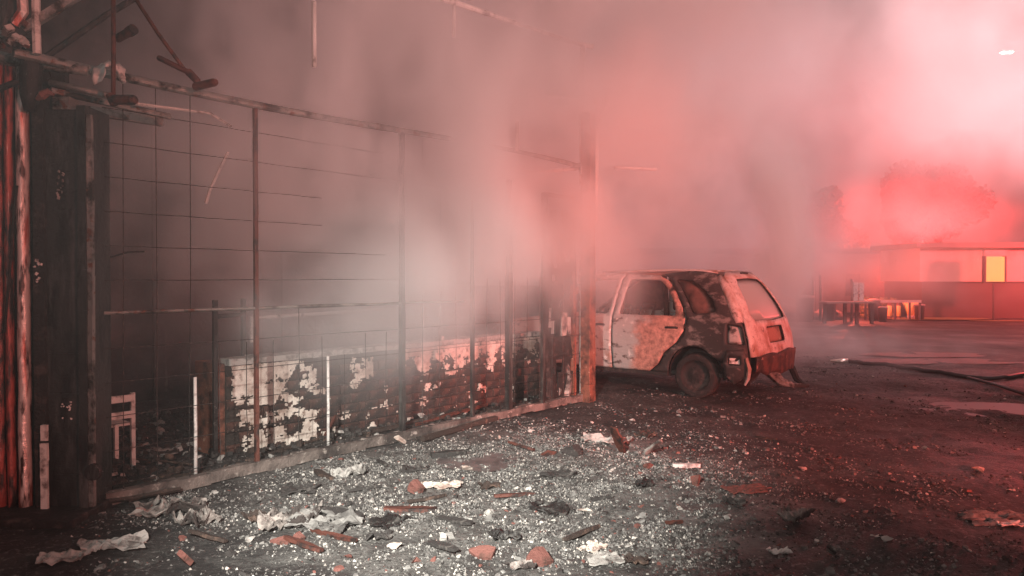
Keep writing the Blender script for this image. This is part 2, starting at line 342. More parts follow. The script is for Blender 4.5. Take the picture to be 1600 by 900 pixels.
cr = MB(); cnt = 0
while cnt < 40000:
    y = 3.2 + 6.5 * random.random(); x = random.uniform(-3.6, 4.0)
    if (Vector((x, y, 0)) - F0).dot(FN) < .05: continue
    e = math.exp(-((x + .1) / 1.6) ** 2 - ((y - 5.4) / 1.35) ** 2)
    d = noise.noise(Vector((x * 1.6, y * 1.6, 13))) + .9 * noise.noise(Vector((x * 5, y * 5, 16))) + .6 * noise.noise(Vector((x * 14, y * 14, 19)))
    if random.random() > 1.0 * e + 1.5 * d * (.2 + e) - .16: continue
    s = random.uniform(.003, .011); z = hgt(x, y) + random.uniform(-.002, .006); a = random.random() * 3
    v = [(x + s * random.uniform(.6, 1.4) * math.cos(a + q * 2.1), y + s * random.uniform(.6, 1.4) * math.sin(a + q * 2.1), z - .003) for q in range(3)]
    v.append((x + random.uniform(-s, s) * .5, y + random.uniform(-s, s) * .5, z + s * random.uniform(.4, 1.3)))
    cr.add(v, [(0, 1, 3), (1, 2, 3), (2, 0, 3)], random.choices((0, 1, 2), (.13, .55, .32))[0]); cnt += 1
cr.build('ash_crumbs', [M['chipwhite'], M['chipgrey'], M['chipdark']], kind='stuff', label='fine pale ash crumbs drifted in the middle of the ground')
# ================================================================== LARGER DEBRIS, one thing each
def lump(name, c, size, m, label, cat, seed, group=None, rz=0.0, tilt=0.0):
    bm = bmesh.new(); bmesh.ops.create_icosphere(bm, subdivisions=2, radius=0.5)
    cuts = [(Vector((math.sin(q * 2.1 + seed), math.cos(q * 1.7 + seed * 2), math.sin(q * 3.3 + seed * 3))).normalized(), .20 + .10 * math.sin(q * 5 + seed)) for q in range(9)]
    for v in bm.verts:
        for (nn_, dd_) in cuts:
            ex_ = v.co.dot(nn_) - dd_
            if ex_ > 0: v.co -= nn_ * ex_
        k = 1.25 + 0.35 * noise.noise(v.co * 3 + Vector((seed, 0, 0))) + 0.3 * noise.noise(v.co * 8 + Vector((0, seed, 0)))
        v.co = Vector((v.co.x * k * size[0], v.co.y * k * size[1], v.co.z * k * size[2]))
    me = bpy.data.meshes.new(name); bm.to_mesh(me); bm.free(); me.materials.append(m)
    o = bpy.data.objects.new(name, me); COL.objects.link(o)
    o.location = (c.x, c.y, hgt(c.x, c.y) + size[2] * 0.28 + c.z); o.rotation_euler = (tilt, tilt * .5, rz)
    return tag(o, label, cat, group)
def crumple(name, c, lx, ly, amp, m, label, cat, seed, rz=0.0, n=16, m2=None, curl=0.0):
    b = MB(); vs = []; hs = []
    for j in range(n + 1):
        for i in range(n + 1):
            u, v = i / n - .5, j / n - .5
            e = 1 + .35 * noise.noise(Vector((u * 3 + seed, v * 3, 1)))
            p = Vector((u * 3.1, v * 3.1, seed))
            z = amp * (abs(noise.noise(p)) * 1.4 + .6 * abs(noise.noise(p * 2.7))) + curl * (v * 2) ** 2
            vs.append((u * lx * e, v * ly * e + .1 * ly * noise.noise(Vector((u * 4, 7, seed))), z))
    zmin = min(v[2] for v in vs)
    vs = [(v[0], v[1], v[2] - zmin) for v in vs]
    fs = [(j * (n + 1) + i, j * (n + 1) + i + 1, (j + 1) * (n + 1) + i + 1, (j + 1) * (n + 1) + i) for j in range(n) for i in range(n)
          if noise.noise(Vector((i * .5, j * .5, seed + 20))) < 0.34]
    b.add(vs, fs)
    o = b.build(name, m, solid=0.008, label=label, cat=cat, loc=(c.x, c.y, hgt(c.x, c.y) + 0.012 + c.z))
    o.rotation_euler[2] = rz
    return o
def shard(name, c, l, w, h, m, label, cat, rz=0.0, rx=0.0, ry=0.0, group=None):
    b = MB(); vs = []; n = 3 if 'tile' in name else 6; pr = []
    for k in range(n + 1):
        t = k / n - .5
        ww = w * .5 * (0.85 + .3 * random.random()) * (1.15 + (t if n == 3 else 0) - .9 * abs(t * 1.4) ** 2)
        pr.append((t * l, ww, (random.random() - .5) * h * .25))
    for lev in (0, 1):
        for (x, ww, dz) in pr:
            for sgn in (-1, 1): vs.append((x, sgn * ww, dz + (lev - .5) * h * (1 if sgn < 0 else .7)))
    k2 = 2 * (n + 1); fs = []
    for k in range(n):
        a = 2 * k
        fs += [(a, a + 1, a + 3, a + 2), (k2 + a, k2 + a + 2, k2 + a + 3, k2 + a + 1), (a, a + 2, k2 + a + 2, k2 + a), (a + 1, k2 + a + 1, k2 + a + 3, a + 3)]
    fs += [(0, k2, k2 + 1, 1), (2 * n, 2 * n + 1, k2 + 2 * n + 1, k2 + 2 * n)]
    b.add(vs, fs)
    zup = abs(math.sin(ry)) * l * .5 + abs(math.sin(rx)) * w * .5
    o = b.build(name, m, label=label, cat=cat, group=group, loc=(c.x, c.y, hgt(c.x, c.y) + h * .5 + zup + c.z))
    o.rotation_euler = (rx, ry, rz)
    return o
crumple('crumpled_cloth', G(262, 806), .42, .22, .09, M['cloth'], 'pale crumpled cloth lying left front on the dark ground near the fence base', 'cloth', 3, .3)
crumple('crumpled_cloth', G(306, 822), .24, .16, .08, M['cloth'], 'small pinkish crumpled rag just right of the larger pale cloth', 'cloth', 9, -.5)
crumple('torn_panel', G(450, 824), .32, .24, .12, M['cloth'], 'large pale torn sheet with raised ragged left edge in the front rubble', 'torn sheet', 14, .25, 20)
crumple('torn_panel', G(510, 826), .34, .28, .06, M['chipgrey'], 'grey warped board leaning against the large pale torn sheet', 'torn sheet', 22, -.35, 18)
shard('charred_strip', G(520, 845), .36, .03, .02, M['brown'], 'dark red strip along the lower edge of the grey warped board', 'strip', -.55, .3)
shard('charred_strip', G(530, 812), .34, .07, .03, M['chipdark'], 'black strip lying behind the grey warped board', 'strip', -.45, .3)
shard('broken_tile', G(752, 877), .14, .07, .022, M['chipred'], 'red edged wedge of broken tile at the bottom centre', 'tile fragment', -.3, .45)
shard('broken_tile', G(840, 884), .13, .09, .04, M['chipred'], 'red brick corner with a white face at the bottom, right of the wedge', 'tile fragment', .5, .4)
crumple('paper_scrap', G(818, 893), .13, .09, .03, M['cloth'], 'white scrap touching the red brick corner at the bottom', 'scrap', 31, .4, 8)
shard('broken_tile', G(436, 856), .11, .05, .015, M['chipred'], 'small red chip below the large pale torn sheet', 'tile fragment', .2, .3)
shard('broken_tile', G(463, 852), .07, .05, .02, M['chipred'], 'pink stub right of the small red chip below the torn sheet', 'tile fragment', 1.0, .5)
shard('broken_tile', G(284, 892), .10, .05, .03, M['chipred'], 'red shard standing at the bottom edge on the left', 'tile fragment', 1.2, .2, .8)
shard('white_splinter', G(1073, 735), .22, .05, .03, M['white'], 'bright white splinter lying flat right of the red stub', 'splinter', .05)
lump('brick_fragment', G(1012, 735), (.13, .11, .10), M['chipred'], 'rounded red brick stub left of the white splinter', 'brick fragment', 2)
lump('brick_fragment', G(1087, 762), (.13, .10, .09), M['chipred'], 'pink brick stub below the white splinter', 'brick fragment', 5)
shard('curled_metal', G(966, 712), .28, .09, .02, M['brown'], 'upright dark shard with a brown tip left of the red brick stub', 'metal shard', .9, .2, 1.0)
shard('curled_metal', G(1021, 716), .20, .05, .03, M['cloth'], 'leaning pale shard above the red brick stub', 'metal shard', 2.4, .3, .7)
crumple('torn_panel', G(950, 693), .42, .16, .07, M['concrete'], 'thin pale sheet lying behind the upright dark shard', 'torn sheet', 41, -.1, 12)
lump('charred_lump', G(896, 716), (.28, .20, .12), M['chipdark'], 'flat black lump in the ash left of the upright shard', 'charred lump', 8)
lump('charred_lump', G(855, 713), (.18, .12, .07), M['brown'], 'brown lump with a pale tip left of the flat black lump', 'charred lump', 11)
lump('rubble_block', G(728, 737), (.11, .09, .09), M['plaster'], 'bright white block in front of the small puddle', 'rubble block', 15)
lump('rubble_block', G(624, 694), (.17, .15, .13), M['plaster'], 'pale ashy lump at the foot of the fence post', 'rubble block', 18)
lump('rubble_block', G(656, 691), (.15, .12, .11), M['cloth'], 'pinkish lump right of the pale ashy lump at the fence', 'rubble block', 21)
crumple('torn_panel', G(1568, 816), .50, .22, .03, M['chipgrey'], 'grey oval flattened sheet at the right edge of the ground', 'torn sheet', 51, .1, 14)
crumple('paper_scrap', G(1582, 826), .16, .10, .02, M['white'], 'white scrap lying on the grey oval sheet at the right edge', 'scrap', 53, 0, 8)
lump('rubble_block', G(1530, 738), (.14, .12, .05), M['plaster'], 'soft grey white blob alone on the right of the dark ground', 'rubble block', 24)
crumple('crumpled_cloth', G(1244, 824), .20, .15, .09, M['cloth'], 'pale arched rag with a black hollow right of centre', 'cloth', 61, .5, 10, curl=.05)
shard('curled_metal', G(1302, 878), .16, .05, .02, M['cloth'], 'pale hooked scrap at the bottom right', 'metal shard', 1.2, .4, .5)
crumple('paper_scrap', G(1170, 772), .30, .16, .02, M['chipred'], 'flat faded red patch of board right of the pink brick stub', 'scrap', 67, .2, 10)
crumple('paper_scrap', G(945, 884), .18, .14, .02, M['concrete'], 'flat grey flake at the bottom, right of the red brick corner', 'scrap', 71, .2, 8)
crumple('paper_scrap', G(926, 858), .14, .10, .03, M['plaster'], 'white flake above the flat grey flake', 'scrap', 73, .8, 8)
lump('rubble_block', G(1204, 863), (.05, .05, .035), M['white'], 'small round white chip right of the white flakes', 'rubble block', 27)
crumple('paper_scrap', G(1222, 867), .10, .05, .02, M['white'], 'thin white sliver beside the small round white chip', 'scrap', 75, .1, 8)
crumple('torn_panel', G(540, 742), .26, .20, .07, M['concrete'], 'pale heaped plaster sheet between the post and the small puddle', 'torn sheet', 81, .4, 14)
shard('charred_strip', G(505, 747), .30, .05, .03, M['wood'], 'dark stick lying across the pale heaped plaster', 'strip', -.9)
crumple('torn_panel', G(690, 765), .26, .14, .03, M['plaster'], 'white flat flakes in the brightest part of the lamp pool', 'torn sheet', 83, .1, 14)
shard('charred_strip', G(640, 801), .34, .08, .03, M['brown'], 'dark reddish strip above the open ground in the centre front', 'strip', -.05)
shard('broken_tile', G(647, 778), .10, .08, .05, M['chipred'], 'reddish chip above the dark reddish strip', 'tile fragment', .7, .5)
shard('charred_strip', G(700, 715), .30, .09, .04, M['chipdark'], 'black board end left of the small puddle', 'strip', .35)
crumple('crumpled_cloth', G(170, 862), .30, .18, .05, M['concrete'], 'grey crumpled scrap at the lower left', 'cloth', 91, .3, 12)
crumple('crumpled_cloth', G(95, 882), .22, .12, .04, M['concrete'], 'long grey scrap in the lower left corner', 'cloth', 93, .2, 12)
USED = set()
LAND = [(262, 806, 'the large pale crumpled cloth'), (450, 824, 'the large pale torn sheet'), (520, 845, 'the grey warped board'), (752, 877, 'the red edged tile wedge'), (840, 884, 'the red brick corner'),
        (1073, 735, 'the white splinter'), (1087, 762, 'the pink brick stub'), (966, 712, 'the upright dark shard'), (896, 716, 'the flat black lump'), (728, 737, 'the bright white block'), (624, 694, 'the ashy lump at the fence post'),
        (1568, 816, 'the grey oval sheet'), (1530, 738, 'the soft grey white blob'), (1244, 824, 'the pale arched rag'), (1302, 878, 'the pale hooked scrap'), (1170, 772, 'the faded red board'), (945, 884, 'the flat grey flake'),
        (540, 742, 'the heaped plaster sheet'), (690, 765, 'the white flat flakes'), (640, 801, 'the dark reddish strip'), (170, 862, 'the grey crumpled scrap'), (95, 882, 'the long grey scrap'), (919, 630, 'the tall rusty post'), (1100, 640, 'the car wheel'), (284, 892, 'the standing red shard')]
for k, (px, py) in enumerate(((330, 775), (395, 792), (385, 848), (610, 860), (575, 790), (770, 800), (860, 775), (905, 800), (985, 855), (1010, 800), (1130, 820), (700, 845),
                              (640, 880), (1100, 870), (1160, 730), (1250, 735), (1320, 790), (1390, 850), (820, 740), (780, 690), (830, 672), (985, 660), (1060, 655), (1450, 700),
                              (215, 850), (350, 870), (480, 885), (550, 875), (1300, 720), (1120, 700), (930, 745), (870, 840))):
    c = G(px + random.uniform(-8, 8), py + random.uniform(-5, 5)); s = random.uniform(.05, .10)
    mm = random.choice(('plaster', 'concrete', 'concrete', 'chipdark', 'chipred'))
    col_ = {'plaster': 'white', 'concrete': 'grey', 'chipdark': 'black', 'chipred': 'brick red'}[mm]
    marks = sorted(LAND, key=lambda q: (q[0] - px) ** 2 + 4 * (q[1] - py) ** 2)
    for q in marks:
        dx_, dy_ = px - q[0], py - q[1]
        rel_ = ('right of' if dx_ > 0 else 'left of') if abs(dx_) > 2.2 * abs(dy_) else ('in front of' if dy_ > 0 else 'behind')
        lab = 'fist sized %s chunk %s %s' % (col_, rel_, q[2])
        if lab not in USED: break
    USED.add(lab)
    o = lump('rubble_stone', c, (s, s * random.uniform(.6, 1), s * .55), M[mm], lab, 'rubble', 100 + k, 'chunks scattered over the rubble', random.random() * 6)

# ================================================================== FENCE
LEN = 5.72
TOP = 2.87
fence = empty('wire_fence', FL(0), 'burnt wire mesh fence on steel posts running along the gutted building', 'fence')
def fpart(mb, name, m, **k):
    o = mb.build(name, m, **k); o.data.transform(Matrix.Translation(-fence.location)); o.parent = fence
    return o
fa = math.atan2(FD.y, FD.x)
FR = Matrix.Rotation(fa, 3, 'Z')
wv = MB().tube([(0, 0, .06), (.004, .002, .7), (-.003, -.003, 1.5), (.003, 0, TOP)], .0030, 5)
me_v = bpy.data.meshes.new('mesh_wire'); me_v.from_pydata(wv.v, [], wv.f); me_v.materials.append(M['wire'])
n = 0; s = .12
while s < LEN - .1:
    inst('mesh_wire', me_v, fence, FD * s, (random.uniform(-.006, .006), random.uniform(-.006, .006), random.random() * 6), (1, 1, 1 if s < fence_s(338) or s > fence_s(640) else random.choice((.30, .36, .45, .52)))); s += .228
wh = MB().tube([FD * (LEN * k / 12) + Vector((0, 0, .002 * math.sin(k * 2.1))) + FN * .003 * math.sin(k * 1.3) for k in range(13)], .0030, 5)
me_h = bpy.data.meshes.new('mesh_wire_cross'); me_h.from_pydata(wh.v, [], wh.f); me_h.materials.append(M['wire'])
for k in range(12):
    inst('mesh_wire', me_h, fence, (0, 0, .14 + k * .228), (random.uniform(-.002, .002), random.uniform(-.002, .002), 0), (1, 1, 1) if k < 5 else (random.choice((.30, .42, .55)),) * 2 + (1,))
fpart(MB().tube([FL(s * LEN / 10, 1.29 + .006 * math.sin(s * 3)) for s in range(7)], .013, 8), 'middle_rail', M['pipe'])
fpart(MB().tube([FL(-0.5 + s * (LEN + .5) / 14, TOP + .02 - .03 * math.sin(s * .45)) for s in range(15)], .030, 10), 'top_rail', M['pipe'])
fpart(MB().tube([FL(-.3 + s * .75 / 4, TOP - .17 - .01 * s) for s in range(5)], .022, 8), 'brace_rail', M['pipe'])
br = MB()
for k in range(24):
    a = LEN * k / 24
    br.box(FL(a + LEN / 48, .055 + .006 * math.sin(k * 2.2)), (LEN / 24 + .002, .075, .08), FR @ Matrix.Rotation(.02 * math.sin(k * 1.7), 3, 'Y'), jit=.004)
fpart(br, 'bottom_rail', M['kerb'])
def post(px, z1, w, m='soot', z0=0.0, off=0.0, name='post', lean=0.0):
    s = fence_s(px, off)
    b = MB(); n = 10
    for k in range(n):
        za = z0 + (z1 - z0) * k / n; zb = z0 + (z1 - z0) * (k + 1) / n
        b.box(FL(s + lean * (za + zb) / 2, (za + zb) / 2, off), (w, w, zb - za + .0006), FR, jit=.0015)
    return fpart(b, name, M[m])
post(400, TOP, .030, 'brown'); post(628, TOP, .045); post(738, 2.4, .035); post(795, 2.6, .06); post(848, 2.5, .04, 'soot')
# pale stakes just behind the fence
for px, z1, lab in ((304, .79, 'white slim stake behind the fence, the left and nearer of two'), (512, .85, 'white slim stake behind the fence, the right and farther of two')):
    s = fence_s(px, -.1); b = MB().tube([FL(s, 0, -.1), FL(s, z1 * .5, -.1) + FD * .002, FL(s, z1, -.1)], [.014, .013, .012], 8)
    drag(b.build('white_stake', M['white'], smooth=True, label=lab, cat='stake', group='white stakes behind the fence'))

# ================================================================== CORNER POST and burnt door beside it
cp = empty('corner_post', G(919, 628), 'tall rusty red post at the end of the fence in front of the car', 'post')
b = MB(); n = 16
for k in range(n):
    b.box((0, 0, 3.55 * (k + .5) / n), (.135, .135, 3.55 / n + .0006), FR, jit=.003)
b.build('shaft', M['rustpost'], cp, bevel=.004)
b = MB(); b.tube([(.09, .02, 2.2), (.10, .02, 2.9), (.11, .02, 3.66)], .028, 8); b.tube([(.10, .02, 3.4), (.26, .03, 3.72)], .022, 8); b.tube([(.10, .02, 3.5), (-.12, 0, 3.72), (-.55, -.05, 3.78)], .02, 8)
b.build('branching_pipe', M['pale'], cp, smooth=True)
b = MB(); 
for k in range(9):
    z = 1.5 + k * .17; b.box((-.10 + random.uniform(-.01, .01), -.04, z), (.03, .02, random.uniform(.04, .15)), FR, jit=.01)
b.build('peeling_strip', M['cloth'], cp)
door = empty('charred_door', FL(fence_s(880), 0, -.05), 'charred black door with peeled strips between the fence and the red post', 'door')
def sheet_panel(w, h, n, m, amp, seed, cut=.42):
    b = MB(); vs = []
    for j in range(n * 3 + 1):
        for i in range(n + 1):
            u, v = i / n * w, j / (3 * n) * h
            vs.append(FD * (u - w / 2) + FN * amp * noise.noise(Vector((u * 3, v * 1.6, seed))) + Vector((0, 0, v)))
    fs = [(j * (n + 1) + i, j * (n + 1) + i + 1, (j + 1) * (n + 1) + i + 1, (j + 1) * (n + 1) + i) for j in range(3 * n) for i in range(n)
          if noise.noise(Vector((i * .6, j * .3, seed + 5))) < cut]
    return b.add(vs, fs)
sheet_panel(.62, 2.35, 10, 0, .10, 3, .30).build('door_leaf', M['black'], door, solid=.02)
for a in (-.30, .27):
    MB().box(FD * a + Vector((0, 0, 1.25)), (.06, .06, 2.5), FR, jit=.004).build('door_frame', M['rustpost'] if a > 0 else M['soot'], door)
MB().box(Vector((0, 0, 2.50)), (.66, .05, .06), FR, jit=.006).build('door_frame', M['pipe'], door)
b = MB()
for (u, z0, z1, w) in ((-.08, .85, 1.12, .10), (.02, .86, 1.05, .05)):
    b.box(FD * u + FN * .12 + Vector((0, 0, (z0 + z1) / 2)), (w, .01, z1 - z0), FR, jit=.012)
b.build('peeled_patch', M['cloth'], door)
for k, (px, py0, py1, w) in enumerate(((880, 585, 622, .04), (888, 562, 640, .05), (872, 600, 628, .05))):
    y = 9.0 - k * .07; b = MB()
    b.tube([P(px - 3, py0, y), P(px + 2, (py0 * 2 + py1) / 3, y), P(px - 2, (py0 + 2 * py1) / 3, y), P(px - 5, py1, y)], [w * .3, w * .7, w, w * .4], 5)
    drag(b.build('hanging_rag', M['cloth'] if k else M['chipred'], label=('short red lit rag left at the foot of the charred door', 'long pale rag hanging at the foot of the charred door', 'lowest pale rag curled at the foot of the charred door')[k], cat='rag', group='rags at the foot of the charred door'))  # red light on the first rag is put into its colour

# ================================================================== LOW BRICK WALL behind the fence
WO = -.69
s0, s1 = fence_s(352, WO), fence_s(850, WO)
wall = empty('low_brick_wall', FL(s0, 0, WO), 'low sooty brick wall with flaking white tiles behind the fence', 'wall')
WH = .78; bw, bh = .235, .098
def wallM(s, z, off): return FD * (s) + FN * off + Vector((0, 0, z))
MB().box(wallM((s1 - s0) / 2, WH / 2, -.08), (s1 - s0 - .01, .14, WH - .01), FR).build('mortar_core', M['mortar'], wall)
bk = MB().box((0, 0, 0), (bw - .012, .06, bh - .012)); 
me_b = bpy.data.meshes.new('brick'); me_b.from_pydata(bk.v, [], bk.f); me_b.materials.append(M['brick'])
rows = int(WH / bh)
for r in range(rows):
    s = -(bw / 2) * (r % 2)
    while s < s1 - s0 - .02:
        if s + bw / 2 > 0:
            inst('brick', me_b, wall, wallM(s + bw / 2, (r + .5) * bh, -.012 + random.uniform(-.012, .004)), (random.uniform(-.01, .01), random.uniform(-.01, .01), fa), (1, 1, 1))
        s += bw
# whitewashed tiles that still hold: regions as in the photograph
cs = .0135; nxw, nzw = int((s1 - s0) / cs), int((WH - .01) / cs)
def keep(s, z):
    p = FL(s0 + s, z, WO); px = 800 + F * p.x / p.y; py = 435 + F * (H - z) / p.y
    w = -1
    if 358 < px < 512:
        ex = min(1, (px - 358) / 14)
        if py < 590 + .0 * px: w = .5
        else: w = 0
        w = .55 if (px < 443 - (py - 600) * .6 and py < 632) else (-.10 if py < 640 else (.16 if py < 690 else -.12))
        if px > 492: w -= .18
        if px < 385 and py > 625: w -= .14
        w *= 1; w -= (1 - ex) * .4
    elif 542 < px < 580 and py < 606: w = .34 - abs(px - 560) / 60 - abs(py - 578) / 80
    elif 628 < px < 792: w = .50 - (py - 550 + (px - 632) * .08) / 52
    elif 792 <= px < 850: w = .36 - (py - 533) / 42
    if 512 <= px < 800 and py > 585: w = max(w, -.34)
    n_ = .75 * noise.noise(Vector((s * 5.5, z * 7.5, 2))) + .45 * noise.noise(Vector((s * 17, z * 21, 5))) + .28 * noise.noise(Vector((s * 47, z * 47, 8)))
    rr_ = int(z / bh); sj = (s + (bw / 2) * (rr_ % 2)) % bw      # brick joints break the layer
    joint = min(z % bh, bh - z % bh) < .009 or min(sj, bw - sj) < .009
    return n_ + w > (.24 if joint else .06)
pb_ = MB(); idx = {}
def vtx(i_, k_):
    if (i_, k_) not in idx:
        idx[(i_, k_)] = len(pb_.v)
        s_, z_ = i_ * cs + random.uniform(-.0045, .0045), k_ * cs + random.uniform(-.0045, .0045)
        pb_.v.append(tuple(wallM(s_, z_, .028 + .006 * noise.noise(Vector((s_ * 9, z_ * 9, 1))))))
    return idx[(i_, k_)]
for i_ in range(nxw):
    for k_ in range(nzw):
        if keep((i_ + .5) * cs, (k_ + .5) * cs): pb_.f.append([vtx(i_, k_), vtx(i_ + 1, k_), vtx(i_ + 1, k_ + 1), vtx(i_, k_ + 1)]); pb_.m.append(0)
pb_.build('whitewash_layer', M['plaster'], wall, solid=.010, kind='stuff')
cop = MB(); n = 16
for k in range(n):
    a = (s1 - s0) / n
    cop.box(wallM(a * (k + .5), WH + .028, -.06), (a - .004, .24, .05), FR, jit=.005)
cop.build('coping', M['concrete'], wall)

# things stuck on / behind the low wall
ppe = MB().tube([P(393, 535, 6.9), P(393, 497, 6.9), P(500, 490, 8.0), P(600, 483, 9.4)], .018, 8)
drag(ppe.build('scorched_window_frame', M['pale'], label='thin pale bent window frame standing behind the low wall', cat='window frame'))
drag(MB().tube([P(655, 545, 8.1), P(658, 540, 8.1), P(690, 536, 8.2), P(692, 525, 8.2)], .016, 8).build('bent_pipe', M['pale'], label='short pale bent pipe sticking up from the low wall', cat='pipe'))
b = MB()
for (a, c, w) in (((335, 486), (335, 720), .05), ((380, 492), (380, 700), .05)):
    pt = G(c[0], c[1]); b.box((pt.x, pt.y, .67), (w * .7, w * .7, 1.34), FR, jit=.004)
p0, p1 = G(335, 720), G(380, 700); b.tube([(p0.x, p0.y, 1.2), (p1.x, p1.y, 1.2)], .02, 6)
drag(b.build('burnt_door_frame', M['soot'], label='dark narrow frame of two posts left of the low wall', cat='frame'))
pc_ = G(334, 712); cab = MB().box((pc_.x, pc_.y + .1, .40), (.24, .35, .80), FR, jit=.01)
drag(cab.build('burnt_cabinet', M['rustpost'], label='brownish burnt cabinet left of the white patch of the low wall', cat='cabinet', bevel=.01))
# white slatted chair
ch = empty('slatted_chair', G(150, 738) + Vector((0, 0, .01)), 'small white slatted chair behind the fence beside the dark column', 'chair', rz=fa)
for (x, y, hh) in ((.22, -.12, .60), (-.22, -.12, .60), (.22, .20, .34), (-.22, .20, .34)):
    MB().box((x, y, hh / 2), (.03, .03, hh)).build('leg', M['white'], ch)
for z in (.56, .43): MB().box((0, -.125, z), (.41, .02, .055)).build('back_slat', M['white'], ch)
for k in range(4): MB().box((0, -.07 + k * .09, .35), (.44, .07, .018)).build('seat_slat', M['pale'], ch)
# papers and burnt timber on the floor behind the fence
crumple('paper_scrap', G(250, 712), .30, .24, .03, M['cloth'], 'pale sheet of paper on the burnt floor behind the fence', 'scrap', 111, .3, 8)
crumple('paper_scrap', G(283, 700), .22, .14, .02, M['concrete'], 'smaller grey paper beyond the pale sheet behind the fence', 'scrap', 113, .3, 8)
lump('rubble_block', G(327, 752), (.05, .05, .07), M['white'], 'small white stub by the bottom rail of the fence', 'rubble block', 33)
tm = (((175, 770), (330, 740), .03, 'long thin charred batten along the inner side of the fence, leftmost'), ((190, 725), (300, 735), .02, 'grey stick lying under the pale paper behind the fence'), ((400, 722), (505, 690), .03, 'charred batten on the floor at the low wall under the white patch'),
      ((505, 692), (545, 668), .03, 'reddish stick leaning by the farther white stake'), ((560, 690), (680, 660), .04, 'charred beam lying at the foot of the middle fence post'), ((650, 672), (760, 640), .04, 'red lit beam on the floor in front of the low wall'),
      ((660, 694), (775, 660), .06, 'dark beam outside the fence right of the ashy lumps'), ((150, 800), (280, 775), .035, 'charred batten near the foot of the dark column'), ((780, 655), (890, 622), .04, 'splintered red lit beam at the foot of the charred door'))
for k, (a, c, r, lab) in enumerate(tm):
    pa, pb = G(*a), G(*c); m = (pa + pb) / 2; d = (pb - pa)
    b = MB(); n = 5
    b.tube([pa + d * t / n + Vector((0, 0, r * .7 + hgt(pa.x, pa.y) + random.uniform(0, .015) + (.06 if k == 3 else 0) * t)) for t in range(n + 1)], [r * random.uniform(.4, .6) for _ in range(n + 1)], 5)
    drag(b.build('charred_batten', M['wood'] if k not in (3, 5, 8) else M['brown'], label=lab, cat='batten', group='charred battens on the ground'))  # red lit beams carry the red light in their colour
# dark lumps and sticks half sunk in the ash
for k, (px, py) in enumerate(((470, 770), (560, 765), (600, 815), (665, 790), (760, 760), (815, 780), (880, 750), (940, 790), (1020, 770), (330, 850), (405, 815), (480, 860), (580, 850), (690, 870), (780, 845), (900, 840), (990, 890), (1060, 820), (1150, 790), (720, 820), (850, 800), (1200, 690), (1000, 690), (820, 700), (640, 740), (590, 725))):
    c = G(px + random.uniform(-12, 12), py + random.uniform(-6, 6)); sz = random.uniform(.07, .20)
    for q in sorted(LAND, key=lambda q: (q[0] - px) ** 2 + 4 * (q[1] - py) ** 2):
        dx_, dy_ = px - q[0], py - q[1]
        rel_ = ('to the right of' if dx_ > 0 else 'to the left of') if abs(dx_) > 2.2 * abs(dy_) else ('just in front of' if dy_ > 0 else 'just behind')
        lab = '%s charred piece %s %s' % ('long' if k % 2 else 'flat', rel_, q[2])
        if lab not in USED: break
    USED.add(lab)
    if k % 2: shard('charred_piece', c, sz * 1.6, sz * .25, .02, M[('wood', 'chipdark', 'brown')[k % 3]], lab, 'charred piece', random.uniform(-1, 1), random.uniform(-.3, .3), random.uniform(-.12, .12), group='charred pieces scattered in the rubble')
    else: crumple('charred_piece', c, sz * 1.3, sz, .04, M[('chipdark', 'wood', 'soot')[k % 3]], lab, 'charred piece', 200 + k, random.uniform(-1, 1), 9)['group'] = 'charred pieces scattered in the rubble'
b = MB(); cnt = 0                                     # fine burnt debris inside
while cnt < 2600:
    s = random.uniform(-.4, 5.6); off = random.uniform(-3.2, -.02); p = FL(s, 0, off)
    if off < WO + .1 and off > WO - .25 and s > s0: continue
    z = hgt(p.x, p.y); chip(b, (p.x, p.y, z + random.random() ** 3 * .05), random.uniform(.012, .05), random.choices((0, 1, 2), (.72, .2, .08))[0], .6); cnt += 1
b.build('charred_debris', [M['chipdark'], M['wood'], M['concrete']], kind='stuff', label='heaps of small charred debris inside the gutted building')

# ================================================================== GUTTED BUILDING behind
BO = -4.2
bd = empty('gutted_building', FL(-1.5, 0, BO), 'dark burnt out back wall of the building in the smoke behind the fence', 'building')
def bpart(mb, name, m, **k):
    o = mb.build(name, m, **k); o.data.transform(Matrix.Translation(-bd.location)); o.parent = bd; return o
b = MB()
for k in range(9): b.box(FL(-3.2 + k * 1.1 + .55, 3.5, BO), (1.098, .2, 7.0), FR)
bpart(b, 'back_wall', M['charwall'])
bpart(MB().box(FL(-3.6, 3.5, BO / 2 - .3), (.2, 4.0, 7.0), FR), 'side_wall', M['charwall'])
for k in range(4): bpart(MB().box(FL(-1.4 + k * 1.8, 1.9, BO + .12), (.16, .08, 3.6), FR, jit=.01), 'pilaster', M['soot'])
b = MB(); b.box(FL(.2, 2.6, BO + .12), (1.1, .06, 1.0), FR); bpart(b, 'window_opening', M['black'])
for k in range(3):
    bpart(MB().box(FL(-1.9 + k * .9, 4.15, BO / 2), (.10, 4.0, .14), FR), 'roof_beam', M['soot'])

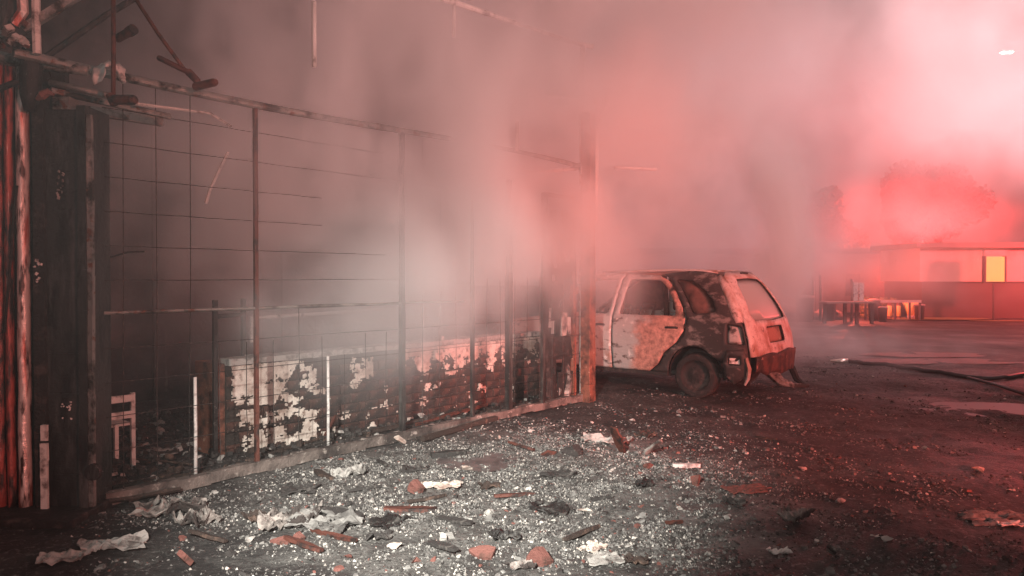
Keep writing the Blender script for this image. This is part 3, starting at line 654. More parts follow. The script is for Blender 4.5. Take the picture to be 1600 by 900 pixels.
# ================================================================== ROOF FRAME PIPES over the fence
rf = empty('canopy_frame', G(919, 630) + Vector((.05, .4, 0)), 'thin pale canopy frame high in the smoke above the fence', 'frame')
def rpart(mb, name, m):
    o = mb.build(name, m, smooth=True); o.data.transform(Matrix.Translation(-rf.location)); o.parent = rf; return o
rpart(MB().tube([P(640, -20, 6.4), P(700, 3, 6.9), P(910, 72, 9.4)], .03, 8), 'roof_pipe', M['white'])
rpart(MB().tube([P(910, 68, 9.4), P(909, 130, 9.4), P(909, 620, 9.4)], .035, 8), 'upright', M['white'])
rpart(MB().tube([P(710, 8, 7.0), P(709, 60, 7.0)], .020, 8), 'hanger', M['pale'])
rpart(MB().tube([P(808, 190, 8.0), P(808, 236, 8.0)], .028, 8), 'hanger', M['pale'])
rpart(MB().tube([P(492, 5, 6.0), P(492, 106, 6.0)], .020, 8), 'hanger', M['pale'])
rpart(MB().tube([P(890, 66, 9.35), P(912, 72, 9.4), P(925, 74, 9.5)], .035, 8), 'joint', M['pale'])
rpart(MB().tube([P(760, 262, 8.3), P(840, 270, 8.8), P(918, 262, 9.2)], .026, 8), 'cross_pipe', M['pale'])
rpart(MB().tube([P(960, 262, 10.5), P(1025, 265, 10.8)], .022, 8), 'cross_pipe', M['pale'])

# ================================================================== DARK COLUMN and left cladding
colm = empty('dark_column', G(97, 808), 'charred dark steel column with a scorched face at the left end of the fence', 'column')
def cpart(mb, name, m, **k):
    o = mb.build(name, m, **k); o.data.transform(Matrix.Translation(-colm.location)); o.parent = colm; return o
CY = colm.location.y
def slab(px0, px1, py0, py1, y, d, m, name, part=cpart, jit=.002, n=10, **k):
    b = MB(); 
    for i in range(n):
        a = P(px0, py0 + (py1 - py0) * i / n, y); c = P(px1, py0 + (py1 - py0) * (i + 1) / n, y)
        b.box(((a.x + c.x) / 2, y + d / 2, (a.z + c.z) / 2), (c.x - a.x, d, a.z - c.z + .0006), jit=jit)
    return part(b, name, m, **k)
slab(68, 122, 172, 806, CY, .22, M['column'], 'core')
slab(52, 69, 150, 806, CY - .03, .28, M['black'], 'flange')
slab(121, 135, 165, 806, CY - .03, .28, M['column'], 'flange')
slab(136, 144, 180, 806, CY - .02, .03, M['pipe'], 'edge_strip', jit=.003)
slab(84, 110, 152, 171, CY - .01, .1, M['pipe'], 'cap_plate')
b = MB()
for k in range(14): b.box(P(96 + random.uniform(-5, 5), 268 + k * 3.2, CY - .006), (random.uniform(.004, .016), .005, random.uniform(.004, .02)), Matrix.Rotation(random.random() * 3, 3, 'Y'), jit=.003)
cpart(b, 'paint_flake', M['cloth'])
b = MB()
for k in range(12): b.box(P(60 + random.gauss(0, 2.5), random.choice((412, 436)) + random.gauss(0, 5), CY - .045), (random.uniform(.006, .016), .01, random.uniform(.006, .02)), Matrix.Rotation(random.random() * 3, 3, 'Y'), jit=.004)
for k in range(12): b.box(P(104 + random.gauss(0, 7), 640 + random.gauss(0, 6), CY - .006), (random.uniform(.004, .012), .005, random.uniform(.004, .012)), Matrix.Rotation(random.random() * 3, 3, 'Y'), jit=.003)
cpart(b, 'paint_flake', M['white'])
cpart(MB().lathe([(.0, .0), (.05, 0), (.055, .03), (.04, .05), (.0, .05)], P(141, 740, CY - .05), 12, 'Y'), 'hinge', M['soot'])
# plinth under column and cladding
pl = MB().box((-3.75, CY + .05, .02), (2.2, .62, .09), jit=.006)
drag(pl.build('plinth', M['black'], label='low black plinth under the column and the striped cladding', cat='plinth', bevel=.01))
clad = empty('ribbed_cladding', G(22, 806), 'pale vertical ribbed metal cladding with red light painted on at the left edge of the photo', 'cladding')
def gpart(mb, name, m, **k):
    o = mb.build(name, m, **k); o.data.transform(Matrix.Translation(-clad.location)); o.parent = clad; return o
GY = CY + .02
def rib(px0, px1, py0, py1, m, d=.05, bow=0.0):
    b = MB(); n = 26; vs = []; k = 6
    for j in range(n + 1):
        py = py0 + (py1 - py0) * j / n
        for i in range(k + 1):
            q = math.pi * i / k
            p = P((px0 + px1) / 2 - (px1 - px0) / 2 * math.cos(q) + bow * math.sin(j / n * 3.1) + 1.2 * noise.noise(Vector((j * .4, px0, 0))), py, GY)
            vs.append((p.x, GY - d * math.sin(q) + .006 * noise.noise(Vector((i, j * .5, px0))), p.z))
    fs = [(j * (k + 1) + i, (j + 1) * (k + 1) + i, (j + 1) * (k + 1) + i + 1, j * (k + 1) + i + 1) for j in range(n) for i in range(k)]
    b.add(vs, fs); return gpart(b, 'rib', m, smooth=True, solid=.004)
rib(-60, -30, 100, 800, M['redlitsheet']); rib(-28, -4, 100, 800, M['pinksheet'])
rib(-3, 11, 102, 800, M['redlitsheet']); rib(13, 27, 102, 800, M['redlitsheet'], bow=-3); rib(30, 49, 104, 800, M['pinksheet'], .06)
gpart(MB().box((P(15, 450, GY + .03).x, GY + .04, 1.45), (.75, .04, 2.8), jit=.004), 'backing_sheet', M['black'])
slab(11.5, 13.5, 105, 798, GY - .02, .03, M['redlitsheet'], 'trim', gpart)
b = MB(); b.tube([P(28, 290, GY - .07), P(20, 360, GY - .07), P(14, 440, GY - .07), P(6, 520, GY - .07)], .008, 6)
drag(b.build('burnt_cable', M['black'], label='black loose cable hanging across the ribbed cladding', cat='cable'))
slab(61, 71, 665, 690, CY - .06, .02, M['white'], 'pale_batten', cpart, n=2)
slab(60, 71, 694, 804, CY - .06, .02, M['white'], 'pale_batten', cpart, n=4)

# ================================================================== PIPES, BRACKETS AND FITTINGS, top left
ov = empty('overhead_frame', P(45, 100, 4.7), 'tangled scorched pipe frame above the dark column at the top left', 'frame')
def opart(mb, name, m, **k):
    o = mb.build(name, m, **k); o.data.transform(Matrix.Translation(-ov.location)); o.parent = ov; return o
opart(MB().tube([P(-30, 80, 4.62), P(20, 95, 4.65), P(70, 100, 4.68), P(140, 112, 4.76)], [.035, .04, .042, .036], 10), 'main_pipe', M['pipe'], smooth=True)
opart(MB().tube([P(48, 60, 4.55), P(52, 105, 4.6), P(50, 150, 4.62), P(48, 175, 4.62)], [.03, .065, .06, .03], 10), 'pipe_joint', M['soot'], smooth=True)
opart(MB().tube([P(-20, 150, 4.55), P(20, 132, 4.58), P(60, 122, 4.6)], .02, 8), 'strut', M['soot'], smooth=True)
opart(MB().tube([P(80, 130, 4.65), P(130, 141, 4.68), P(178, 152, 4.7)], .022, 8), 'strut', M['pipe'], smooth=True)
a_, c_ = P(40, 48, 4.5), P(125, -5, 4.6)
opart(MB().tube([a_, c_], .034, 4), 'diagonal_brace', M['pipe'])
opart(MB().tube([P(75, 90, 5.2), P(170, 25, 5.4), P(230, -10, 5.6)], .022, 6), 'diagonal_brace', M['soot'])
opart(MB().tube([P(61, 86, 4.5), P(60, 40, 4.5), P(60, -12, 4.5)], .024, 6), 'white_upright', M['white'])
opart(MB().tube([P(0, 60, 4.5), P(14, 30, 4.5), P(22, -10, 4.5)], .05, 7), 'burnt_bracket', M['soot'])
opart(MB().tube([P(26, 40, 4.45), P(40, 20, 4.45), P(38, -8, 4.45)], .03, 6), 'burnt_bracket', M['pinksheet'])
b = MB()
for k in range(26):
    b.box(P(20 + random.gauss(0, 14), 62 + random.gauss(0, 9), 4.45 + random.uniform(-.05, .05)), [random.uniform(.012, .045) for _ in range(3)], Matrix.Rotation(random.random() * 3, 3, Vector((random.random(), random.random(), random.random())).normalized()), mat=random.choice((0, 0, 1, 2)))
opart(b, 'melted_clump', [M['soot'], M['brown'], M['pale']], kind='stuff')
b = MB()
b.tube([P(60, 156, 4.58), P(68, 150, 4.57), (P(78, 145, 4.58)), P(86, 149, 4.58)], [.012, .028, .024, .01], 6)
opart(b, 'melted_plastic', M['chipred'])
# hanging rods with lamp fittings
def fitting(name, rod, body, label, mb_=M['brown']):
    t = empty(name, P(*body[0]), label, 'light fitting')
    o = MB().tube([P(*q) for q in rod], .014, 8).build('rod', M['brown'], smooth=True); o.data.transform(Matrix.Translation(-t.location)); o.parent = t
    for q in body[1:]:
        a, c, r = q
        pa, pc = P(*a), P(*c); d = (pc - pa)
        o = MB().tube([pa, pa + d * .04, pa + d * .9, pc], [r * .8, r, r, r * .72], 10).build('lamp_body', mb_); o.data.transform(Matrix.Translation(-t.location)); o.parent = t
    return t
fitting('hanging_fitting', [(180, -15, 4.5), (180, 80, 4.5), (179, 158, 4.5)], [(180, 155, 4.5), ((176, 157, 4.5), (214, 157, 4.45), .031), ((174, 148, 4.5), (182, 165, 4.5), .028)], 'brown tubular fitting on a straight vertical rod in front of the pipe')
t = empty('stub_fitting', P(185, 62, 4.55), 'short brown stub fitting pointing right on the vertical rod', 'light fitting')
for n_, q, r in (('lamp_body', ((186, 62, 4.55), (204, 52, 4.5)), .026), ('end_cap', ((204, 52, 4.5), (212, 47, 4.48)), .032)):
    o = MB().tube([P(*q[0]), P(*q[1])], r, 10).build(n_, M['brown']); o.data.transform(Matrix.Translation(-t.location)); o.parent = t
fitting('hanging_fitting', [(205, -15, 5.2), (250, 55, 5.2), (296, 118, 5.2)], [(300, 120, 5.2), ((249, 91, 5.2), (298, 115, 5.2), .020), ((295, 112, 5.2), (312, 130, 5.2), .026), ((305, 137, 5.2), (340, 129, 5.15), .028)], 'angled brown twin fitting on a slanted rod right of the vertical rod', M['brown'])
# melted white cloth over the pipe
b = MB(); vs = []; nu, nv = 14, 8
for j in range(nv + 1):
    for i in range(nu + 1):
        u, v = i / nu, j / nv
        p = P(148 + 50 * u, 118 - 18 * math.sin(u * 3.0) ** .6 + v * 12 * (1 + .7 * math.sin(u * 9)), 4.72 - .06 * math.sin(v * 3))
        vs.append(p + Vector((0, .02 * noise.noise(Vector((u * 6, v * 6, 1))), .03 * noise.noise(Vector((u * 7, v * 4, 3))))))
b.add(vs, [(j * (nu + 1) + i, j * (nu + 1) + i + 1, (j + 1) * (nu + 1) + i + 1, (j + 1) * (nu + 1) + i) for j in range(nv) for i in range(nu) if not (4 < i < 10 and j > 3)])
drag(b.build('melted_cloth', M['white'], solid=.01, smooth=True, label='white melted cloth draped over the overhead pipe', cat='cloth'))
# loose wires
for pts, r, lab in ((((216, 163, 4.9), (270, 170, 5.2), (330, 178, 5.5), (362, 198, 5.7)), .011, 'pale sagging wire below the overhead pipe'),
                    (((357, 238, 5.7), (342, 268, 5.7), (328, 298, 5.7), (322, 318, 5.7)), .014, 'pale strip hanging in the smoke left of the tall post'),
                    (((150, 384, 4.95), (172, 402, 5.0), (200, 394, 5.1), (226, 393, 5.2)), .006, 'short black bent wire on the mesh at the left')):
    drag(MB().tube([P(*q) for q in pts], r, 6).build('loose_wire', M['pale'] if r > .01 else M['black'], label=lab, cat='wire'))
drag(MB().box((P(200, 183, 5.3).x, 5.3, P(200, 183, 5.3).z), (.5, .05, .06), FR).build('lintel_bar', M['pipe'], label='short grey bar under the overhead pipe right of the column', cat='bar'))

# ================================================================== CAR
car = empty('burnt_car', (2.83, 9.98, 0), 'burnt out pale compact family car with gutted interior behind the corner post', 'car', rz=R(142))
RR = .25
def lerp(t, tab):
    if t <= tab[0][0]: return tab[0][1]
    for (a, va), (c, vc) in zip(tab, tab[1:]):
        if t <= c: return va + (vc - va) * (t - a) / (c - a)
    return tab[-1][1]
def sm(t, tab):   # smooth interpolation
    if t <= tab[0][0]: return tab[0][1]
    for (a, va), (c, vc) in zip(tab, tab[1:]):
        if t <= c:
            k = (t - a) / (c - a); k = k * k * (3 - 2 * k) * .5 + k * .5
            return va + (vc - va) * k
    return tab[-1][1]
def Wz(z): return lerp(z, ((.2, .80), (.35, .84), (.6, .875), (.8, .872), (.98, .845), (1.3, .745), (1.52, .655), (1.62, .56)))
def xr(z): return lerp(z, ((.2, -.70), (.35, -.73), (.55, -.745), (.75, -.72), (.95, -.665), (1.2, -.55), (1.45, -.39), (1.58, -.27), (1.64, -.12)))
def xf(z): return lerp(z, ((.2, 3.46), (.45, 3.52), (.7, 3.44), (.85, 3.25), (1.0, 2.9), (1.2, 2.4), (1.5, 1.75), (1.62, 1.4)))
def SM(u, z, side=1, off=0.0):
    w = Wz(z) + off; xc = xr(z) + RR
    if u >= xc:
        xx = 2.9; dec = max(0, (u - xx)) ** 2 * .55
        return Vector((u, side * (w - dec), z))
    a = xc - u; ph = min(a / RR, math.pi / 2); ex = max(0, a - RR * math.pi / 2)
    return Vector((xc - (RR + off) * math.sin(ph), side * (w - RR + RR * math.cos(ph) - ex), z))
def RM(y, z, off=0.0):
    w = Wz(z); lim = w - RR
    if abs(y) <= lim: return Vector((xr(z) - off - .03 * (1 - (y / max(lim, .1)) ** 2), y, z))
    k = min(1, (abs(y) - lim) / RR); ph = math.asin(k)
    return Vector((xr(z) - off + RR * (1 - math.cos(ph)), math.copysign(lim + RR * math.sin(ph), y), z))
def inside(p, poly):
    x, y = p; c = False; j = len(poly) - 1
    for i in range(len(poly)):
        xi, yi = poly[i]; xj, yj = poly[j]
        if (yi > y) != (yj > y) and x < (xj - xi) * (y - yi) / (yj - yi) + xi: c = not c
        j = i
    return c
def dens(poly, st):
    out = []
    for i in range(len(poly)):
        a, c = Vector(poly[i]), Vector(poly[(i + 1) % len(poly)]); n = max(1, int((c - a).length / st))
        out += [tuple(a + (c - a) * k / n) for k in range(n)]
    return out
def rnd(poly, r=.04, seg=4):   # round the corners of an outline
    out = []; n = len(poly)
    for i in range(n):
        p, a, c = Vector(poly[i]), Vector(poly[i - 1]), Vector(poly[(i + 1) % n])
        d1, d2 = (a - p), (c - p); k = min(r, d1.length * .45, d2.length * .45)
        q1, q2 = p + d1.normalized() * k, p + d2.normalized() * k
        for s in range(seg + 1):
            t = s / seg; out.append(tuple((1 - t) ** 2 * q1 + 2 * t * (1 - t) * p + t * t * q2))
    return out
def panel(name, outline, holes, fn, m, st=.05, thick=.025, flip=False, dent=.006, parent=None, label=None, arch=None):
    loops = [dens(outline, st)] + [dens(h, st) for h in holes]
    pts = []; edges = []
    for lp in loops:
        n0 = len(pts); pts += [Vector(p) for p in lp]; edges += [(n0 + k, n0 + (k + 1) % len(lp)) for k in range(len(lp))]
    us = [p.x for p in pts]; vs_ = [p.y for p in pts]
    u = min(us) + st * .5
    while u < max(us):
        v = min(vs_) + st * .5
        while v < max(vs_):
            if inside((u, v), outline) and not any(inside((u, v), h) for h in holes):
                if min((Vector((u, v)) - p).length for p in pts[:sum(map(len, loops))]) > st * .45: pts.append(Vector((u, v)))
            v += st
        u += st
    r = delaunay_2d_cdt(pts, edges, [], 0, 1e-5)
    V, Fc = r[0], r[2]; fs = []
    for f in Fc:
        c = sum((V[i] for i in f), Vector((0, 0))) / len(f)
        if inside(c, outline) and not any(inside(c, h) for h in holes): fs.append(tuple(f)[::-1] if flip else tuple(f))
    vs = []
    for p in V:
        q = fn(p.x, p.y); k = dent * noise.noise(q * 3.1 + Vector((len(pts), 0, 0)))
        vs.append(q + Vector((k * .5, k * (1 if q.y > 0 else -1), k * .4)))
    b = MB().add(vs, fs)
    return b.build(name, m, parent or car, smooth=True, solid=thick, label=label)
def arch(cx, cz, r, a0, a1, n=14): return [(cx + r * math.cos(R(a0 + (a1 - a0) * k / n)), cz + r * math.sin(R(a0 + (a1 - a0) * k / n))) for k in range(n + 1)]
AR = .355; ZC = .31
# outlines in (x along the car, z up)
rear_door = rnd([(1.17, .30), (.62, .30)], 0) if False else None
rd_out = [(1.17, .31), (.62, .31), (.50, .40), (.40, .56), (.23, .70), (.13, .85), (.12, 1.0), (.19, 1.16), (.30, 1.34), (.42, 1.48), (.56, 1.545), (1.06, 1.56), (1.10, 1.50), (1.17, 1.02)]
rd_win = rnd([(1.09, 1.03), (.25, 1.03), (.30, 1.20), (.42, 1.38), (.54, 1.49), (1.01, 1.505)], .05)
fd_out = [(2.25, .31), (1.19, .31), (1.19, 1.02), (1.13, 1.50), (1.10, 1.56), (1.62, 1.545), (1.95, 1.36), (2.28, 1.08), (2.34, .98), (2.32, .60)]
fd_win = rnd([(2.10, 1.04), (1.25, 1.03), (1.18, 1.50), (1.58, 1.49), (1.86, 1.32)], .05)
q_out = [(.60, .31), (.48, .40), (.38, .56), (.21, .70), (.11, .85), (.10, 1.0), (.17, 1.17), (.28, 1.35), (.40, 1.50), (.52, 1.565), (.10, 1.60), (-.10, 1.58), (-.22, 1.56)] 
zz = [1.5, 1.4, 1.3, 1.2, 1.1, 1.0, .9, .8, .7, .6]
q_out += [(xr(z) + .05, z) for z in zz] + [(xr(.5) + .05, .52), (-.36, .50)] + arch(0, ZC, AR, 140, 0)[0:] + [(AR + .02, .31)]
q_win = rnd([(.02, 1.06), (.13, 1.24), (.26, 1.42), (.33, 1.50), (.12, 1.49), (-.10, 1.36), (-.22, 1.22), (-.27, 1.09)], .05)
lampq = rnd([(-.43, .96), (-.44, .72), (-.66, .70), (-.60, .93)], .03)
fen_out = [(2.27, .31), (2.34, .60), (2.36, .98), (2.75, .93), (3.15, .86), (3.36, .72), (3.40, .50), (3.16, .48)] + [p for p in arch(2.76, ZC, AR, 25, 180)]
for side in (1, -1):
    fl = side < 0
    fn = (lambda u, z, s=side: SM(u, z, s))
    rd = panel('rear_door', rd_out, [rd_win], fn, M['ashdoor'], flip=fl, label='ash grey rear door with red light painted over its rear half' if side > 0 else None)
    panel('front_door', fd_out, [fd_win], fn, M['ash'], flip=fl)
    panel('quarter_panel', q_out, [q_win, lampq], fn, M['sootcar'], flip=fl, st=.045, label='soot blackened quarter panel around the arched side window')
    panel('front_wing', fen_out, [], fn, M['ash'], flip=fl)
    # handle
    for x in (.30, 1.38):
        c = SM(x, .885, side); hb = MB(); hb.box(c + Vector((0, side * .004, 0)), (.20, .012, .075), jit=.002); 
        h_ = hb.build('handle_recess', M['ash'] if True else None, car, bevel=.004)
        hb = MB(); hb.tube([c + Vector((-.085, side * .016, .0)), c + Vector((-.06, side * .034, .006)), c + Vector((.05, side * .034, .004)), c + Vector((.085, side * .016, 0))], .015, 6)
        g_ = hb.build('handle', M['black'], car, smooth=True)
    # rubbing strip and swage line
    hb = MB(); hb.tube([SM(u, .53, side, .006) for u in (.50, .8, 1.15)], .012, 6); hb.build('rubbing_strip', M['rustbare'], car)
    hb = MB(); hb.tube([SM(u, .53, side, .006) for u in (1.22, 1.7, 2.25)], .012, 6); hb.build('rubbing_strip', M['rustbare'], car)
    hb = MB(); hb.tube([SM(u, z, side, .004) for u, z in ((1.17, 1.0), (.8, 1.0), (.4, 1.0), (.16, 1.0))], .010, 6); hb.build('window_trim', M['ashpale'], car)
    # roof rail
    hb = MB(); hb.tube([SM(u, z, side, -.01) + Vector((0, 0, .02)) for u, z in ((1.5, 1.585), (1.0, 1.60), (.4, 1.61), (0, 1.60), (-.2, 1.56))], .018, 6); hb.build('roof_edge', M['ash'], car, smooth=True)
    # sill
    hb = MB(); hb.box((1.35, side * .80, .285), (1.95, .06, .07), jit=.004); hb.build('sill', M['black'], car)
    # tail lamp housing (empty, sooted)
    tl = MB(); c = SM(-.53, .83, side)
    tlp = panel('tail_lamp', lampq, [], lambda u, z, s=side: SM(u, z, s, -.035), M['lens'], flip=fl, thick=.01, st=.04, dent=.015)
    hb = MB(); hb.tube([SM(u, z, side, .004) for u, z in dens(lampq, .06) + [lampq[0]]], .011, 5); hb.build('lamp_rim', M['black'], tlp)
    # wheel arch liner
    for cx in (0, 2.76):
        hb = MB(); ls = arch(cx, ZC, AR + .004, -10, 190, 16); vs = []
        for (x, z) in ls: vs += [(x, side * .80, z), (x, side * .50, z)]
        k0 = len(ls); hb.add(vs, [(2 * k, 2 * k + 1, 2 * k + 3, 2 * k + 2) for k in range(k0 - 1)])
        hb.add([(cx, side * .50, ZC)] + [(x, side * .50, z) for x, z in ls], [(0, k + 1, k + 2) for k in range(k0 - 1)])
        hb.build('arch_liner', M['black'], car)
        # wheel: burnt, tyre collapsed
        wl = bpy.data.objects.new('wheel', None); COL.objects.link(wl); wl.parent = car; wl.location = (cx, side * .73, .285)
        MB().lathe([(.195, -.09), (.25, -.10), (.278, -.085), (.288, -.04), (.288, .04), (.278, .085), (.25, .10), (.195, .09)], n=36, axis='Y').build('tyre', M['black'], wl, smooth=True)
        MB().lathe([(.20, side * .095), (.185, side * .07), (.165, side * .04), (.10, side * .055), (.06, side * .075), (0, side * .075)], n=28, axis='Y').build('rim', M['black'], wl, smooth=True)
# roof with rolled edges
rb = MB(); vs = []; nu, nv = 22, 16
for i in range(nu + 1):
    x = -.26 + (1.45 + .26) * i / nu
    zt = sm(x, ((-.26, 1.585), (.2, 1.625), (.8, 1.635), (1.45, 1.60)))
    for j in range(nv + 1):
        v = j / nv * 2 - 1
        y = v * .60
        vs.append(Vector((x + .05 * (v * v) * (1 if x < 0 else -1) * abs(x - .6), y, zt - .055 * abs(v) ** 3 + .008 * noise.noise(Vector((x * 2, y * 3, 2))) - (.03 * math.exp(-((x - .6) / .5) ** 2 - (v / .5) ** 2)))))
rb.add(vs, [(i * (nv + 1) + j, (i + 1) * (nv + 1) + j, (i + 1) * (nv + 1) + j + 1, i * (nv + 1) + j + 1) for i in range(nu) for j in range(nv)])
rb.build('roof', M['rustbare'], car, smooth=True, solid=.02)
# windscreen pillars, bonnet, front
for side in (1, -1):
    MB().tube([(1.45, side * .60, 1.58), (1.8, side * .66, 1.38), (2.2, side * .74, 1.12), (2.42, side * .76, .97)], .035, 8).build('windscreen_pillar', M['ash'], car, smooth=True)
rb = MB(); vs = []
for i in range(13):
    x = 2.35 + 1.05 * i / 12; zt = lerp(x, ((2.35, 1.0), (2.9, .92), (3.25, .80), (3.4, .70)))
    for j in range(13):
        v = j / 12 * 2 - 1; vs.append((x - .12 * v * v * (x - 2.3), v * (.74 - .18 * max(0, x - 2.9)), zt - .05 * abs(v) ** 3 + .012 * noise.noise(Vector((x * 3, v * 3, 1)))))
rb.add(vs, [(i * 13 + j, (i + 1) * 13 + j, (i + 1) * 13 + j + 1, i * 13 + j + 1) for i in range(12) for j in range(12)])
rb.build('bonnet', M['ash'], car, smooth=True, solid=.015)
rb = MB(); rb.box((3.30, 0, .45), (.22, 1.30, .36), jit=.02); rb.build('front_end', M['black'], car, bevel=.03)
# tailgate
def edge(z): return Wz(z) - RR + RR * math.sin(math.pi / 2 - .8)
tg = [(-edge(z), z) for z in (.56, .7, .85, 1.0, 1.15, 1.3, 1.42, 1.52)] + [(-.46, 1.585), (0, 1.60), (.46, 1.585)] + [(edge(z), z) for z in (1.52, 1.42, 1.3, 1.15, 1.0, .85, .7, .56)]
tg = [(a * .985, z) for a, z in tg]
win = rnd([(-.62, 1.04), (-.60, 1.12), (-.48, 1.43), (-.38, 1.50), (0, 1.515), (.38, 1.50), (.48, 1.43), (.60, 1.12), (.62, 1.04), (.56, .99), (0, .975), (-.56, .99)], .03)
rec = rnd([(-.31, .905), (-.31, .70), (.31, .70), (.31, .905)], .05)
tgo = panel('tailgate', tg[::-1], [win, rec], lambda y, z: RM(y, z), M['ashpale'], flip=False, st=.05, label='pale heat bleached tailgate')
tgw = panel('tailgate_window', win, [], lambda y, z: RM(y, z, -.02), M['glass'], st=.1, thick=.004, dent=0, parent=car)
M['sootglass'] = mat('heavily sooted glass', (0.10, 0.055, 0.045), 0.5, 0, [((0.20, 0.10, 0.08), 5, .55, .1)])
M['sootglass'].node_tree.nodes['Principled BSDF'].inputs['Alpha'].default_value = .82
for side, w_, nm in ((-1, rd_win, 'door_window'), (-1, fd_win, 'door_window'), (-1, q_win, 'quarter_window'), (1, q_win, 'quarter_window')):
    panel(nm, w_, [], lambda u, z, s=side: SM(u, z, s, -.02), M['sootglass'], st=.12, thick=.004, dent=0, flip=side < 0, parent=car)
rc = panel('plate_recess', rec, [], lambda y, z: RM(y, z, -.035), M['rustbare'], st=.06, thick=.01, dent=.02, parent=car)
b = MB(); b.tube([RM(y, z, .004) for y, z in dens(rec, .07) + [rec[0]]], .012, 5); b.build('recess_rim', M['black'], rc)
b = MB(); b.tube([RM(y, z, .003) for y, z in dens(win, .07) + [win[0]]], .012, 5); b.build('window_seal', M['black'], tgw)
b = MB(); b.lathe([(.028, 0), (.028, .01), (0, .01)], RM(-.03, .625, .012), 12, 'X'); b.build('lock', M['black'], car)
b = MB(); b.tube([RM(y, 1.575, .0) + Vector((-.02, 0, .015)) for y in (-.12, 0, .12)], .012, 6); b.build('brake_lamp', M['black'], car)
# D pillar inner edge strip, pale as in the photo
for side in (1, -1):
    b = MB(); b.tube([SM(xr(z) + .085, z, side, .004) for z in (1.53, 1.4, 1.25, 1.1, .97)], [.05, .06, .07, .075, .05], 8); b.build('pillar_trim', M['ashpale'], car, smooth=True)
# rear crossmember and remains of the bumper
b = MB(); b.box((-.62, 0, .47), (.10, 1.36, .20), jit=.015); b.build('rear_crossmember', M['rustdark'], car, bevel=.02)
bo = [(-.76, .57), (-.77, .40), (-.62, .30), (-.35, .33), (-.05, .29), (.20, .33), (.45, .31), (.70, .38), (.76, .57), (.35, .60), (.1, .57), (-.3, .61)]
panel('rear_bumper', bo, [], lambda y, z: RM(y, z, .045), M['rustdark'], st=.05, thick=.012, dent=.04, label='sagging dark rust brown remains of the rear bumper')
bs = [(-.40, .50), (-.42, .34), (-.50, .22), (-.60, .30), (-.66, .24), (-.70, .50), (-.64, .66), (-.45, .64)]
panel('bumper_corner', bs, [rnd([(-.47, .56), (-.47, .46), (-.60, .46), (-.60, .56)], .02)], lambda u, z: SM(u, z, 1, .03), M['sootcar'], st=.045, thick=.012, dent=.03)
b = MB(); c = SM(-.53, .51, 1, .01); b.box(c, (.12, .03, .08), Matrix.Rotation(.3, 3, 'Z'), jit=.008); b.build('fog_lamp', M['white'], car)
b = MB(); b.tube([SM(-.66, .56, 1, .05), SM(-.68, .42, 1, .07), SM(-.66, .30, 1, .06), SM(-.62, .22, 1, .05)], [.02, .03, .026, .014], 5); b.build('bumper_bracket', M['ashpale'], car)
# interior
b = MB(); b.box((1.2, 0, .30), (3.3, 1.5, .05)); b.build('floor_pan', M['black'], car)
for x in (.55, 1.55):
    for y in ((-.38, .38) if x > 1 else (-.42, 0, .42)):
        st = MB(); w = .42 if x > 1 else .36
        st.tube([(x + .25, y - w / 2, .55), (x - .1, y - w / 2, .58), (x - .28, y - w / 2, 1.15), (x - .28, y + w / 2, 1.15), (x - .1, y + w / 2, .58), (x + .25, y + w / 2, .55)], .018, 6)
        for k in range(4): st.tube([(x - .14 - .04 * k, y - w / 2, .70 + .13 * k), (x - .14 - .04 * k, y + w / 2, .70 + .13 * k)], .006, 4)
        st.build('seat_frame', M['interior'], car)
b = MB(); b.box((2.25, 0, .86), (.3, 1.4, .24), jit=.02); b.build('dashboard', M['interior'], car, bevel=.03)
b = MB(); b.box((-.2, 0, .66), (.7, 1.3, .03), jit=.01); b.build('parcel_floor', M['interior'], car)
for y in (-.64, .64): MB().tube([(1.15, y * 1.15, .45), (1.15, y * 1.12, 1.0), (1.13, y * .93, 1.54)], .045, 6).build('centre_pillar', M['interior'], car)
# hanging burnt bumper end on the ground behind the car
rr = empty('fallen_bumper', G(1240, 606), 'burnt bumper end fallen on the ground at the car rear right corner', 'car debris')
b = MB(); b.tube([(-.05, .25, .40), (.06, .2, .25), (.10, .12, .10), (.16, .02, .03)], [.03, .05, .045, .03], 7); b.build('bumper_end', M['black'], rr)
b = MB(); b.tube([(-.28, .1, .22), (-.16, .04, .08), (-.02, -.04, .03), (.20, -.02, .03)], [.09, .07, .045, .03], 7); b.build('melted_end', M['cloth'], rr)

# ================================================================== HOSE
hp = [(1325, 567), (1345, 569), (1385, 573), (1430, 580), (1480, 589), (1530, 595), (1570, 594), (1605, 588), (1680, 575), (1800, 560)]
hs = empty('fire_hose', G(1330, 568), 'black fire hose snaking across the wet ground on the right', 'hose')
def hpart(b, n, m):
    o = b.build(n, m, smooth=True); o.data.transform(Matrix.Translation(-hs.location)); o.parent = hs
pp = [G(*q) + Vector((0, 0, .035)) for q in hp]; fine = []
for i in range(len(pp) - 1):
    for k in range(6):
        t = k / 6; a = pp[max(i - 1, 0)]; p1_ = pp[i]; p2_ = pp[i + 1]; d_ = pp[min(i + 2, len(pp) - 1)]
        q = .5 * ((2 * p1_) + (-a + p2_) * t + (2 * a - 5 * p1_ + 4 * p2_ - d_) * t * t + (-a + 3 * p1_ - 3 * p2_ + d_) * t ** 3); q.z = hgt(q.x, q.y) + .04; fine.append(q)
hpart(MB().tube(fine, .036, 10), 'hose', M['hose'])
hpart(MB().tube([fine[0] + Vector((-.30, .02, .0)), fine[0] + Vector((-.12, 0, 0)), fine[0]], [.022, .045, .05], 10), 'nozzle', M['brass'])
p2 = [G(1440, 577), G(1500, 590), G(1560, 607), G(1620, 625)]
